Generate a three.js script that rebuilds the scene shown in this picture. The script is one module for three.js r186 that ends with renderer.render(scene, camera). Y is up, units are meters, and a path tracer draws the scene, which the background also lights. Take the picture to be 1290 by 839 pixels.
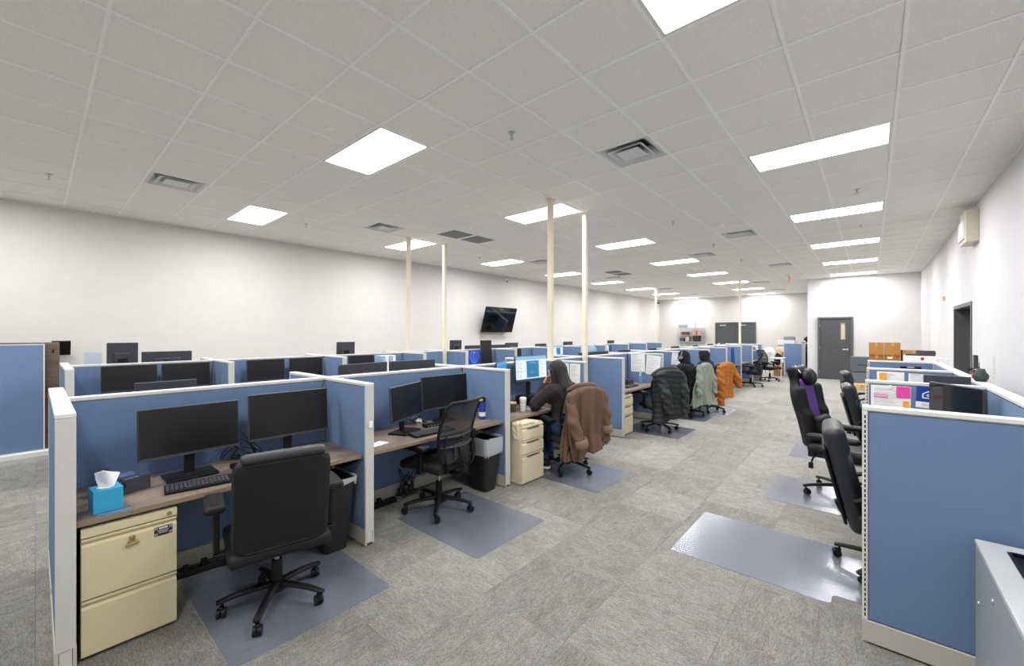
import * as THREE from 'three';
import { mergeGeometries } from 'three/addons/utils/BufferGeometryUtils.js';
import { RoundedBoxGeometry } from 'three/addons/geometries/RoundedBoxGeometry.js';
import { RectAreaLightUniformsLib } from 'three/addons/lights/RectAreaLightUniformsLib.js';

// ---------------------------------------------------------------- camera, light, exposure
const scene = new THREE.Scene();
scene.background = new THREE.Color(0x0b0c0e);
const EYE = 1.63, CEIL = 3.58;
const camera = new THREE.PerspectiveCamera(2 * Math.atan(419.5 / 521) * 180 / Math.PI, 1290 / 839, 0.05, 80);
camera.position.set(0, EYE, 0);
camera.rotation.y = Math.atan(452 / 521);
scene.add(camera);
const renderer = new THREE.WebGLRenderer({ antialias: true });
renderer.toneMapping = THREE.LinearToneMapping;
renderer.toneMappingExposure = 2.4;
renderer.shadowMap.enabled = true;
RectAreaLightUniformsLib.init();
const LAMP = 13;                       // radiance of each ceiling panel
const LAMP_COLOR = new THREE.Color(0.99, 0.985, 1.0);
const LAMP_GLOW = 3;                  // what the eye sees of the diffuser

// ---------------------------------------------------------------- helpers
function mulberry(a) { return () => { a |= 0; a = a + 0x6D2B79F5 | 0; let t = Math.imul(a ^ a >>> 15, 1 | a); t = t + Math.imul(t ^ t >>> 7, 61 | t) ^ t; return ((t ^ t >>> 14) >>> 0) / 4294967296; }; }
const rnd = mulberry(20240611);
const V = (x, y, z) => new THREE.Vector3(x, y, z);
const PI = Math.PI, R = (d) => d * PI / 180;
const used = {};
function numbered(n) { if (!(n in used)) { used[n] = 0; return n; } used[n]++; return n + '_' + String(used[n]).padStart(3, '0'); }
function fixUV(g) {                      // texture coordinates in metres, from the side each face points to
  if (g.index) g = g.toNonIndexed();
  const p = g.attributes.position, n = g.attributes.normal, uv = new Float32Array(p.count * 2);
  for (let i = 0; i < p.count; i += 3) {
    let ax = 0, ay = 0, az = 0;
    for (let k = 0; k < 3; k++) { ax += n.getX(i + k); ay += n.getY(i + k); az += n.getZ(i + k); }
    ax = Math.abs(ax); ay = Math.abs(ay); az = Math.abs(az);
    for (let k = 0; k < 3; k++) {
      const j = i + k, x = p.getX(j), y = p.getY(j), z = p.getZ(j);
      if (ay >= ax && ay >= az) { uv[2 * j] = x; uv[2 * j + 1] = -z; }
      else if (ax >= az) { uv[2 * j] = z; uv[2 * j + 1] = y; }
      else { uv[2 * j] = x; uv[2 * j + 1] = y; }
    }
  }
  g.setAttribute('uv', new THREE.BufferAttribute(uv, 2));
  for (const k of Object.keys(g.attributes)) if (!['position', 'normal', 'uv'].includes(k)) g.deleteAttribute(k);
  return g;
}
function place(g, x = 0, y = 0, z = 0, rx = 0, ry = 0, rz = 0) { if (rz) g.rotateZ(rz); if (rx) g.rotateX(rx); if (ry) g.rotateY(ry); g.translate(x, y, z); return g; }
const box = (x, y, z, w, h, d, rx, ry, rz) => place(new THREE.BoxGeometry(w, h, d), x, y, z, rx, ry, rz);
const rbox = (x, y, z, w, h, d, r = 0.006, rx, ry, rz, s = 2) => place(new RoundedBoxGeometry(w, h, d, s, Math.min(r, w / 2.01, h / 2.01, d / 2.01)), x, y, z, rx, ry, rz);
const cyl = (x, y, z, r0, r1, h, n = 16, rx, ry, rz) => place(new THREE.CylinderGeometry(r1, r0, h, n), x, y, z, rx, ry, rz);
const sph = (x, y, z, r, sx = 1, sy = 1, sz = 1, n = 16) => { const g = new THREE.SphereGeometry(r, n, Math.max(6, n * 0.7 | 0)); g.scale(sx, sy, sz); return place(g, x, y, z); };
const tor = (x, y, z, r, t, rx, ry, rz, arc = PI * 2) => place(new THREE.TorusGeometry(r, t, 8, 24, arc), x, y, z, rx, ry, rz);
const lathe = (pts, n = 20) => new THREE.LatheGeometry(pts.map(([a, b]) => new THREE.Vector2(a, b)), n);
const tube = (pts, r, n = 24, k = 8, closed = false) => new THREE.TubeGeometry(new THREE.CatmullRomCurve3(pts.map((q) => V(...q)), closed, 'catmullrom', 0.5), n, r, k, closed);
function sweep(pts, w, h, n = 16, taper = 1) {       // a rounded rectangular bar along a smooth curve, w across, h in height
  const c = new THREE.CatmullRomCurve3(pts.map((q) => V(...q)));
  const pos = [], idx = [], m = 8, prof = [];
  for (let k = 0; k < m; k++) { const a = (k + 0.5) / m * 2 * PI, cx = Math.cos(a), cy = Math.sin(a); const s = 1 / Math.max(Math.abs(cx), Math.abs(cy)) * 0.92; prof.push([cx * s, cy * s]); }
  for (let i = 0; i <= n; i++) {
    const t = i / n, p = c.getPointAt(t), d = c.getTangentAt(t);
    let side = V(0, 1, 0).cross(d); if (side.length() < 0.05) side = V(1, 0, 0); side.normalize();
    const up = d.clone().cross(side).normalize(), f = 1 + (taper - 1) * t;
    for (const [a, b] of prof) pos.push(p.x + side.x * a * w / 2 * f + up.x * b * h / 2 * f, p.y + side.y * a * w / 2 * f + up.y * b * h / 2 * f, p.z + side.z * a * w / 2 * f + up.z * b * h / 2 * f);
  }
  for (let i = 0; i < n; i++) for (let k = 0; k < m; k++) { const a = i * m + k, b = i * m + (k + 1) % m, c2 = a + m, d2 = b + m; idx.push(a, b, c2, b, d2, c2); }
  for (let k = 1; k < m - 1; k++) { idx.push(0, k + 1, k); const o = n * m; idx.push(o, o + k, o + k + 1); }
  const g = new THREE.BufferGeometry(); g.setAttribute('position', new THREE.Float32BufferAttribute(pos, 3)); g.setIndex(idx); g.computeVertexNormals(); return g;
}
function extrude(pts, depth, bevel = 0, holes) {     // outline in x,y, thickness along z (0 .. depth)
  const s = new THREE.Shape(pts.map(([a, b]) => new THREE.Vector2(a, b)));
  if (holes) for (const h of holes) s.holes.push(new THREE.Path(h.map(([a, b]) => new THREE.Vector2(a, b))));
  return new THREE.ExtrudeGeometry(s, { depth: depth - 2 * bevel, bevelEnabled: bevel > 0, bevelSize: bevel, bevelThickness: bevel, bevelOffset: -bevel, bevelSegments: 2, curveSegments: 8 }).translate(0, 0, bevel);
}
function roundRect(w, h, r, n = 5) {
  const o = [];
  for (const [cx, cy, a0] of [[w / 2 - r, h / 2 - r, 0], [-w / 2 + r, h / 2 - r, 90], [-w / 2 + r, -h / 2 + r, 180], [w / 2 - r, -h / 2 + r, 270]])
    for (let i = 0; i <= n; i++) { const a = R(a0 + 90 * i / n); o.push([cx + r * Math.cos(a), cy + r * Math.sin(a)]); }
  return o;
}
function grid(nu, nv, fn, twoSided) {                // a smooth sheet: fn(u, v) -> [x, y, z]
  const pos = [], idx = [];
  for (let i = 0; i <= nu; i++) for (let j = 0; j <= nv; j++) pos.push(...fn(i / nu, j / nv));
  for (let i = 0; i < nu; i++) for (let j = 0; j < nv; j++) { const a = i * (nv + 1) + j, b = a + nv + 1; idx.push(a, b, a + 1, b, b + 1, a + 1); }
  const g = new THREE.BufferGeometry(); g.setAttribute('position', new THREE.Float32BufferAttribute(pos, 3)); g.setIndex(idx); g.computeVertexNormals(); return g;
}
// a smooth skin around a distance field (surface nets)
function skin(f, lo, hi, cell) {
  const nx = Math.ceil((hi[0] - lo[0]) / cell) + 1, ny = Math.ceil((hi[1] - lo[1]) / cell) + 1, nz = Math.ceil((hi[2] - lo[2]) / cell) + 1;
  const val = new Float32Array(nx * ny * nz), at = (i, j, k) => i + nx * (j + ny * k);
  for (let k = 0; k < nz; k++) for (let j = 0; j < ny; j++) for (let i = 0; i < nx; i++) val[at(i, j, k)] = f(lo[0] + i * cell, lo[1] + j * cell, lo[2] + k * cell);
  const vid = new Int32Array(nx * ny * nz).fill(-1), pos = [], nor = [], idx = [];
  const E = []; for (let a = 0; a < 8; a++) for (const b of [1, 2, 4]) if (!(a & b)) E.push([a, a | b]);
  for (let k = 0; k < nz - 1; k++) for (let j = 0; j < ny - 1; j++) for (let i = 0; i < nx - 1; i++) {
    const c = []; let m = 0;
    for (let a = 0; a < 8; a++) { c[a] = val[at(i + (a & 1), j + (a >> 1 & 1), k + (a >> 2))]; if (c[a] < 0) m |= 1 << a; }
    if (m === 0 || m === 255) continue;
    let x = 0, y = 0, z = 0, n = 0;
    for (const [a, b] of E) if ((c[a] < 0) !== (c[b] < 0)) { const t = c[a] / (c[a] - c[b]); x += (a & 1) + t * ((b & 1) - (a & 1)); y += (a >> 1 & 1) + t * ((b >> 1 & 1) - (a >> 1 & 1)); z += (a >> 2) + t * ((b >> 2) - (a >> 2)); n++; }
    const px = lo[0] + (i + x / n) * cell, py = lo[1] + (j + y / n) * cell, pz = lo[2] + (k + z / n) * cell, e = cell * 0.6;
    vid[at(i, j, k)] = pos.length / 3; pos.push(px, py, pz);
    const gx = f(px + e, py, pz) - f(px - e, py, pz), gy = f(px, py + e, pz) - f(px, py - e, pz), gz = f(px, py, pz + e) - f(px, py, pz - e), L = Math.hypot(gx, gy, gz) || 1;
    nor.push(gx / L, gy / L, gz / L);
  }
  const quad = (a, b, c, d, flip) => { if (a < 0 || b < 0 || c < 0 || d < 0) return; if (flip) idx.push(a, c, b, a, d, c); else idx.push(a, b, c, a, c, d); };
  for (let k = 1; k < nz - 1; k++) for (let j = 1; j < ny - 1; j++) for (let i = 1; i < nx - 1; i++) {
    const s = val[at(i, j, k)] < 0;
    if (s !== val[at(i + 1, j, k)] < 0) quad(vid[at(i, j - 1, k - 1)], vid[at(i, j, k - 1)], vid[at(i, j, k)], vid[at(i, j - 1, k)], !s);
    if (s !== val[at(i, j + 1, k)] < 0) quad(vid[at(i - 1, j, k - 1)], vid[at(i - 1, j, k)], vid[at(i, j, k)], vid[at(i, j, k - 1)], !s);
    if (s !== val[at(i, j, k + 1)] < 0) quad(vid[at(i - 1, j - 1, k)], vid[at(i, j - 1, k)], vid[at(i, j, k)], vid[at(i - 1, j, k)], !s);
  }
  const g = new THREE.BufferGeometry();
  g.setAttribute('position', new THREE.Float32BufferAttribute(pos, 3)); g.setAttribute('normal', new THREE.Float32BufferAttribute(nor, 3)); g.setIndex(idx);
  return g;
}
const smin = (a, b, k) => { const h = Math.max(k - Math.abs(a - b), 0) / k; return Math.min(a, b) - h * h * k * 0.25; };
function capD(px, py, pz, a, b, r0, r1) {            // distance to a tapered capsule
  const bx = b[0] - a[0], by = b[1] - a[1], bz = b[2] - a[2], qx = px - a[0], qy = py - a[1], qz = pz - a[2];
  const t = Math.max(0, Math.min(1, (qx * bx + qy * by + qz * bz) / (bx * bx + by * by + bz * bz || 1e-9)));
  return Math.hypot(qx - bx * t, qy - by * t, qz - bz * t) - (r0 + (r1 - r0) * t);
}
function ellD(px, py, pz, c, r) { const x = (px - c[0]) / r[0], y = (py - c[1]) / r[1], z = (pz - c[2]) / r[2], k = Math.hypot(x, y, z), q = Math.hypot(x / r[0], y / r[1], z / r[2]); return q < 1e-6 ? -Math.min(...r) : k * (k - 1) / q; }
function boxD(px, py, pz, c, h, r) { const x = Math.abs(px - c[0]) - h[0] + r, y = Math.abs(py - c[1]) - h[1] + r, z = Math.abs(pz - c[2]) - h[2] + r; return Math.hypot(Math.max(x, 0), Math.max(y, 0), Math.max(z, 0)) + Math.min(Math.max(x, y, z), 0) - r; }

const geomCache = new Map();
function part(name, geoms, mat, parent) {
  const list = (Array.isArray(geoms) ? geoms : [geoms]).map(fixUV);
  const m = new THREE.Mesh(list.length === 1 ? list[0] : mergeGeometries(list), mat);
  m.name = name; m.castShadow = m.receiveShadow = true; parent.add(m); return m;
}
function thing(name, label, category, x, y, d, turn = 0, group) {   // a group at the thing's base; d is depth into the room
  const o = new THREE.Group(); o.name = numbered(name); o.position.set(x, y, -d); o.rotation.y = turn;
  o.userData = { label, category }; if (group) o.userData.group = group; scene.add(o); return o;
}
function single(name, label, category, geoms, mat, x, y, d, turn = 0, group) {
  const m = part(numbered(name), geoms, mat, scene); m.position.set(x, y, -d); m.rotation.y = turn; m.userData = { label, category }; if (group) m.userData.group = group; return m;
}
function dup(o, x, y, d, turn, label, group) {
  const c = o.clone(); c.name = numbered(o.name.replace(/_\d{3}$/, '')); c.userData = { ...o.userData }; c.position.set(x, y, -d); c.rotation.y = turn;
  if (label) c.userData.label = label; if (group) c.userData.group = group; scene.add(c); return c;
}
function struct(name) { const o = new THREE.Group(); o.name = name; o.userData.kind = 'structure'; scene.add(o); return o; }
const LEFT = PI / 2, RIGHT = -PI / 2;               // a thing whose front (-z) looks to the left / right wall

// ---------------------------------------------------------------- procedural textures
function noise2(period, seed) {                     // tiling value noise
  const r = mulberry(seed), t = new Float32Array(period * period).map(() => r());
  return (x, y) => { x = ((x % period) + period) % period; y = ((y % period) + period) % period; const i = Math.floor(x), j = Math.floor(y), fx = x - i, fy = y - j, sx = fx * fx * (3 - 2 * fx), sy = fy * fy * (3 - 2 * fy), i1 = (i + 1) % period, j1 = (j + 1) % period;
    const a = t[i + j * period], b = t[i1 + j * period], c = t[i + j1 * period], d = t[i1 + j1 * period]; return a + (b - a) * sx + (c - a) * sy + (a - b - c + d) * sx * sy; };
}
function texture(n, size, fn, linear) {             // fn(u, v) in 0..1 -> [r, g, b] 0..255; size in metres
  const d = new Uint8Array(n * n * 4);
  for (let j = 0; j < n; j++) for (let i = 0; i < n; i++) { const c = fn(i / n, j / n), o = 4 * (i + j * n); d[o] = Math.max(0, Math.min(255, c[0])); d[o + 1] = Math.max(0, Math.min(255, c[1])); d[o + 2] = Math.max(0, Math.min(255, c[2])); d[o + 3] = 255; }
  const t = new THREE.DataTexture(d, n, n); t.magFilter = THREE.LinearFilter; t.minFilter = THREE.LinearMipmapLinearFilter; t.generateMipmaps = true; t.wrapS = t.wrapT = THREE.RepeatWrapping;
  if (!linear) t.colorSpace = THREE.SRGBColorSpace; t.repeat.set(1 / size, 1 / size); t.needsUpdate = true; return t;
}
function canvasTex(w, h, draw) {
  const c = document.createElement('canvas'); c.width = w; c.height = h; const g = c.getContext('2d'); draw(g, w, h);
  const t = new THREE.CanvasTexture(c); t.colorSpace = THREE.SRGBColorSpace; return t;
}
const std = (color, roughness = 0.6, o = {}) => new THREE.MeshStandardMaterial({ color, roughness, ...o });
const phy = (color, roughness, o) => new THREE.MeshPhysicalMaterial({ color, roughness, ...o });

const nA = noise2(256, 11), nB = noise2(64, 12), nC = noise2(16, 13), nD = noise2(512, 14);
function carpetTex(dir, tone, seed) {
  const na = noise2(512, seed), nb = noise2(128, seed + 1), nc = noise2(32, seed + 2);
  return texture(512, 0.61, (u, v) => {
    const a = dir ? u : v, b = dir ? v : u;
    const yarn = na(a * 340, b * 230) - 0.5, streak = nb(a * 24, b * 128) - 0.5, big = nc(a * 6, b * 14) - 0.5, fleck = na(a * 300 + 77, b * 180 + 33);
    let l = tone + yarn * 74 + streak * 26 + big * 16 + (fleck > 0.86 ? 22 : 0) - (fleck < 0.12 ? 26 : 0);
    const warm = (nb(a * 40 + 9, b * 60 + 5) - 0.45) * 16;
    return [l + warm * 0.5, l - 1 + warm * 0.2, l - 7 - warm * 0.9];
  });
}
const weave = texture(256, 0.12, (u, v) => { const w = ((Math.floor(u * 128) + Math.floor(v * 128)) % 2) * 10; const n = (nA(u * 256, v * 256) - 0.5) * 40 + (nB(u * 64, v * 64) - 0.5) * 14; const l = 235 + n * 0.6 - w; return [l, l, l]; });
const fineBump = texture(256, 0.06, (u, v) => { const l = nA(u * 256, v * 256) * 255; return [l, l, l]; }, true);
const tileTex = texture(512, 0.5, (u, v) => { const n = nD(u * 512, v * 512), m = nA(u * 256 + 5, v * 256 + 9); const l = 250 - (n > 0.8 ? 26 : 0) - (m > 0.86 ? 18 : 0) + (nB(u * 64, v * 64) - 0.5) * 8; return [l, l, l - 2]; });
const wallTex = texture(256, 1.6, (u, v) => { const l = 247 + (nA(u * 256, v * 256) - 0.5) * 5 + (nC(u * 16, v * 16) - 0.5) * 3; return [l, l, l]; });
const woodTex = texture(512, 0.9, (u, v) => {
  const g = nB(u * 8, v * 64) * 0.5 + nA(u * 20, v * 256) * 0.5, h = nC(u * 4, v * 16), s = nD(u * 30, v * 500);
  const l = (g - 0.5) * 34 + (h - 0.5) * 26 - (s > 0.82 ? 14 : 0); return [118 + l, 104 + l * 0.95, 93 + l * 0.9];
});
const leatherBump = texture(256, 0.05, (u, v) => { const l = (nA(u * 80, v * 80) * 0.6 + nA(u * 180 + 31, v * 180) * 0.4) * 255; return [l, l, l]; }, true);

const M = {
  wall: std(0xdad7d3, 0.85, { map: wallTex }),
  wallWhite: std(0xdcdbdb, 0.8, { map: wallTex }),
  tile: std(0xf4f3f0, 0.95, { map: tileTex }),
  tbar: std(0xf1f1ef, 0.45), vent: std(0xd2d3d4, 0.5), duct: std(0x8f9396, 0.5, { metalness: 0.6, side: THREE.DoubleSide }), slab: std(0x8a8a88, 0.9),
  blue: std(0x7893ba, 0.92, { map: weave, bumpMap: fineBump, bumpScale: 0.0006 }),
  trim: std(0xc6c6c0, 0.45), trimWhite: std(0xd9d9d5, 0.45), kick: std(0xbdbbb0, 0.5),
  pole: std(0xece4cc, 0.5), cream: std(0xcdc19c, 0.5), creamLight: std(0xe3d6b8, 0.5),
  wood: std(0xffffff, 0.55, { map: woodTex }), woodEdge: std(0x85745f, 0.6),
  black: phy(0x101113, 0.5, { specularIntensity: 0.6 }), blackGloss: std(0x0b0c0e, 0.16), blackSoft: std(0x1b1c1e, 0.8), slotShade: std(0x08090a, 0.9),
  charcoal: std(0x35373b, 0.55), monBack: std(0x3c3e43, 0.5), screenOff: std(0x0c0d0f, 0.34), screenGloss: phy(0x08090b, 0.08, { clearcoat: 0.5, clearcoatRoughness: 0.05 }),
  leather: phy(0x131416, 0.44, { bumpMap: leatherBump, bumpScale: 0.0008, specularIntensity: 0.65 }), leatherBlue: std(0x1c1f23, 0.38, { bumpMap: leatherBump, bumpScale: 0.0008 }),
  purple: std(0x5f3391, 0.6, { bumpMap: leatherBump, bumpScale: 0.0005 }),
  fabricBlack: std(0x141517, 0.95, { bumpMap: fineBump, bumpScale: 0.001 }),
  steel: std(0xc9cbce, 0.28, { metalness: 1 }), brass: std(0xb7a673, 0.35, { metalness: 1 }), alu: std(0xb9bbbd, 0.4, { metalness: 0.8 }),
  door: std(0x4b4c4f, 0.55), doorFrame: std(0x5a5b5e, 0.5), base: std(0x55565a, 0.7),
  white: std(0xf0f0ee, 0.6), paper: std(0xf4f3f0, 0.9), grey: std(0x8d9196, 0.6), greyLight: std(0xc9cccf, 0.55), greyDark: std(0x55595f, 0.6),
  red: std(0xb3201c, 0.4), orangeStick: std(0xf2a63a, 0.85), pink: std(0xec4aa5, 0.85), pinkPale: std(0xe79ac4, 0.85), yellow: std(0xe8b83c, 0.7),
  card: std(0xb27f44, 0.9), cardDark: std(0xa3703a, 0.9), cable: std(0x101113, 0.5), cableBlue: std(0x2a6fc0, 0.5), cableWhite: std(0xd8d8d4, 0.5),
  glass: phy(0xffffff, 0.03, { transmission: 1, thickness: 0 }),
};
// ---------------------------------------------------------------- the room
const XL = -9.52, XR = 1.2, DF = -3.0, DB = 24.4, DM = 18.42, XM = -1.74, PITCH = 0.6096, X0 = -1.05, D0 = 2.12;
camera.updateMatrixWorld(true); camera.updateProjectionMatrix();
function onScreen(x, y, d) { const p = V(x, y, -d).applyMatrix4(camera.matrixWorldInverse); if (p.z > -0.1) return null; const k = 521 / -p.z; return [645 + p.x * k, 419.5 - p.y * k, -p.z]; }
function pixels(x, y, d, s) {                       // rough size on the picture of a flat square piece
  const q = [[0, 0], [1, 0], [1, 1], [0, 1]].map(([a, b]) => onScreen(x + (a - 0.5) * s, y, d + (b - 0.5) * s));
  if (q.some((e) => !e)) { return q.every((e) => !e) ? 0 : 5000; }
  const cl = q.map(([a, b]) => [Math.max(0, Math.min(1290, a)), Math.max(0, Math.min(839, b))]);
  let s2 = 0; for (let i = 0; i < 4; i++) { const a = cl[i], b = cl[(i + 1) % 4]; s2 += a[0] * b[1] - b[0] * a[1]; } return Math.abs(s2) / 2;
}
const cellX = (x) => Math.floor((x - X0) / PITCH), cellD = (d) => Math.floor((d - D0) / PITCH);
const midX = (i) => X0 + (i + 0.5) * PITCH, midD = (j) => D0 + (j + 0.5) * PITCH;
const taken = new Set();

// fittings that take the place of ceiling tiles
const lamps = [], vents = [], grilles = [];
for (const [cx, k0, k1] of [[1, -1, 5], [-5, -1, 7], [-11, -1, 7]])
  for (let k = k0; k <= k1; k++) { const j = 5 * k; lamps.push([X0 + cx * PITCH, midD(j), cx, k]); taken.add((cx - 1) + ',' + j); taken.add(cx + ',' + j); }
for (const [x, d] of [[-1.97, 4.2], [-6.96, 1.3], [-6.91, 4.31], [-6.91, 9.2], [-1.96, 9.1], [-1.92, 13.88], [-3.45, 10.66], [-3.1, 18.16], [-6.82, 18.3], [-6.83, 21.8], [-3.13, 21.96], [-6.73, 13.24]]) { const i = cellX(x), j = cellD(d); vents.push([midX(i), midD(j)]); taken.add(i + ',' + j); }
for (const [x, d] of [[-6.27, 5.53], [-6.27, 6.13], [-6.35, 12.0], [-6.35, 12.6]]) { const i = cellX(x), j = cellD(d); if (taken.has(i + ',' + j)) continue; grilles.push([midX(i), midD(j)]); taken.add(i + ',' + j); }

{ // ceiling: slab, lay-in grid, tiles
  const c = struct('ceiling');
  part('ceiling_slab', box((XL + XR) / 2, CEIL + 0.35, -(DF + DB) / 2, XR - XL + 0.4, 0.1, DB - DF + 0.4), M.slab, c);
  const bars = [];
  for (let i = cellX(XL) + 1; i <= cellX(XR); i++) {      // main tees stop at the lamps that span two cells
    let a = DF; const stops = lamps.filter((l) => l[2] === i).map((l) => l[1]).sort((p, q) => p - q);
    for (const d of [...stops, DB + PITCH / 2]) { const b = d - PITCH / 2; if (b - a > 0.02) bars.push(box(X0 + i * PITCH, CEIL + 0.012, -(a + b) / 2, 0.024, 0.024, b - a)); a = d + PITCH / 2; }
  }
  for (let j = cellD(DF) + 1; j <= cellD(DB); j++) bars.push(box((XL + XR) / 2, CEIL + 0.0125, -(D0 + j * PITCH), XR - XL, 0.023, 0.022));
  for (const x of [XL + 0.012, XR - 0.012]) bars.push(box(x, CEIL + 0.012, -(DF + DB) / 2, 0.024, 0.024, DB - DF));
  for (const d of [DF + 0.012, DB - 0.012]) bars.push(box((XL + XR) / 2, CEIL + 0.012, -d, XR - XL, 0.024, 0.024));
  part('ceiling_grid', bars, M.tbar, c);
  const cells = [];
  for (let i = cellX(XL); i <= cellX(XR); i++) for (let j = cellD(DF); j <= cellD(DB); j++) {
    if (taken.has(i + ',' + j)) continue;
    const a = Math.max(XL, X0 + i * PITCH), b = Math.min(XR, X0 + (i + 1) * PITCH), e = Math.max(DF, D0 + j * PITCH), f = Math.min(DB, D0 + (j + 1) * PITCH);
    if (b - a < 0.05 || f - e < 0.05) continue;
    const full = b - a > 0.6 && f - e > 0.6;
    cells.push({ x: (a + b) / 2, d: (e + f) / 2, w: b - a, l: f - e, full, a: pixels((a + b) / 2, CEIL, (e + f) / 2, 0.6) });
  }
  cells.sort((p, q) => q.a - p.a);
  const one = fixUV(box(0, 0, 0, PITCH - 0.012, 0.016, PITCH - 0.012)), rest = [];
  cells.forEach((t, n) => {
    const y = CEIL + 0.014 + rnd() * 0.0025;
    if (n < 300) {
      const g = t.full ? one : fixUV(box(0, 0, 0, t.w - 0.012, 0.016, t.l - 0.012));
      const m = new THREE.Mesh(g, M.tile); m.name = 'ceiling_tile'; m.position.set(t.x, y, -t.d); m.rotation.y = (Math.floor(rnd() * 2)) * PI; m.castShadow = m.receiveShadow = true; c.add(m);
    } else rest.push(fixUV(box(t.x, y, -t.d, t.w - 0.012, 0.016, t.l - 0.012)));
  });
  const m = part('ceiling_tiles_beyond', rest, M.tile, c); m.userData.kind = 'stuff';
}
{ // floor: slab and carpet tiles laid quarter-turned
  const c = struct('floor');
  part('floor_slab', box((XL + XR) / 2, -0.06, -(DF + DB) / 2, XR - XL + 0.4, 0.108, DB - DF + 0.4), M.slab, c);
  const mats = []; let sd = 100;
  for (const [tone, dir] of [[156, 0], [151, 1], [160, 1], [154, 0], [148, 0], [158, 1]]) mats.push(std(0xffffff, 0.97, { map: carpetTex(dir, tone, sd += 5), bumpMap: fineBump, bumpScale: 0.003 }));
  const cells = [], P = 0.61;
  for (let i = Math.floor(XL / P); i <= Math.floor(XR / P); i++) for (let j = Math.floor(DF / P); j <= Math.floor(DB / P); j++) {
    const a = Math.max(XL, i * P), b = Math.min(XR, (i + 1) * P), e = Math.max(DF, j * P), f = Math.min(DB, (j + 1) * P);
    if (b - a < 0.03 || f - e < 0.03) continue;
    cells.push({ x: (a + b) / 2, d: (e + f) / 2, w: b - a, l: f - e, full: b - a > 0.6 && f - e > 0.6, a: pixels((a + b) / 2, 0, (e + f) / 2, 0.6), m: Math.floor(rnd() * 6) });
  }
  cells.sort((p, q) => q.a - p.a);
  const one = fixUV(box(0, -0.003, 0, P - 0.0012, 0.006, P - 0.0012)), rest = mats.map(() => []);
  cells.forEach((t, n) => {
    if (n < 300) { const m = new THREE.Mesh(t.full ? one : fixUV(box(0, -0.003, 0, t.w, 0.006, t.l)), mats[t.m]); m.name = 'carpet_tile'; m.position.set(t.x, 0, -t.d); if (t.full) m.rotation.y = Math.floor(rnd() * 2) * PI; m.castShadow = m.receiveShadow = true; c.add(m); }
    else rest[t.m].push(fixUV(box(t.x, -0.003, -t.d, t.w, 0.006, t.l)));
  });
  rest.forEach((g, k) => { if (g.length) { const m = part('carpet_beyond', g, mats[k], c); m.userData.kind = 'stuff'; } });
}
{ // walls
  const T = 0.16, HH = CEIL + 0.3, Ld = DB - DF, mid = -(DF + DB) / 2;
  let w = struct('wall_left'); part('drywall', box(XL - T / 2, HH / 2, mid, T, HH, Ld + 0.3), M.wall, w);
  w = struct('wall_back'); part('drywall', box((XL + XM) / 2, HH / 2, -DB - T / 2, XM - XL + 0.3, HH, T), M.wall, w);
  w = struct('wall_front'); part('drywall', box((XL + XR) / 2, HH / 2, -DF + T / 2, XR - XL + 0.3, HH, T), M.wall, w);
  w = struct('wall_inner_back'); part('drywall', [box((XM + XR) / 2 + 0.08, HH / 2, -DM - T / 2, XR - XM + 0.16, HH, T)], M.wallWhite, w);
  w = struct('wall_inner_side'); part('drywall', box(XM + T / 2, HH / 2, -(DM + DB) / 2 - T / 2, T, HH, DB - DM - T + 0.3), M.wallWhite, w);
  w = struct('wall_right'); const a = 9.62, b = 11.42, top = 2.13, T2 = 0.3;
  part('drywall', [box(XR + T2 / 2, HH / 2, -(DF + a) / 2 , T2, HH, a - DF), box(XR + T2 / 2, HH / 2, -(b + DM + 0.16) / 2, T2, HH, DM + 0.16 - b), box(XR + T2 / 2, (top + HH) / 2, -(a + b) / 2, T2, HH - top, b - a)], M.wallWhite, w);
  // dark double door deep in the right wall
  const d4 = struct('door_3');
  part('frame', [box(XR + 0.12, top / 2, -a - 0.03, 0.27, top, 0.06), box(XR + 0.12, top / 2, -b + 0.03, 0.27, top, 0.06), box(XR + 0.12, top - 0.03, -(a + b) / 2, 0.27, 0.06, b - a - 0.12)], M.doorFrame, d4);
  for (const s of [-1, 1]) { const l = part('leaf', rbox(XR + 0.22, (top - 0.06) / 2 + 0.004, -(a + b) / 2 + s * (b - a - 0.12) / 4, 0.045, top - 0.07, (b - a - 0.12) / 2 - 0.006, 0.003), M.door, d4); part('pull_handle', tube([[XR + 0.2, 0.95, -(a + b) / 2 + s * 0.08], [XR + 0.15, 0.97, -(a + b) / 2 + s * 0.08], [XR + 0.15, 1.22, -(a + b) / 2 + s * 0.08], [XR + 0.2, 1.24, -(a + b) / 2 + s * 0.08]], 0.011), M.steel, l); }
  // baseboards, dark vinyl
  const bb = (n, g) => { const o = part(n, g, M.base, scene); o.userData.kind = 'structure'; };
  bb('baseboard_left', box(XL + 0.004, 0.05, mid, 0.008, 0.1, Ld));
  bb('baseboard_back', box((XL + XM) / 2, 0.05, -DB + 0.004, XM - XL, 0.1, 0.008));
  bb('baseboard_inner_back', [box((XM - 1.46) / 2, 0.05, -DM + 0.004, -1.46 - XM, 0.1, 0.008), box((XR - 0.44) / 2, 0.05, -DM + 0.004, XR + 0.44, 0.1, 0.008)]);
  bb('baseboard_inner_side', box(XM - 0.004, 0.05, -(DM + DB) / 2, 0.008, 0.1, DB - DM));
  bb('baseboard_right', [box(XR - 0.004, 0.05, -(DF + a) / 2, 0.008, 0.1, a - DF), box(XR - 0.004, 0.05, -(b + DM) / 2, 0.008, 0.1, DM - b)]);
}
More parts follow.
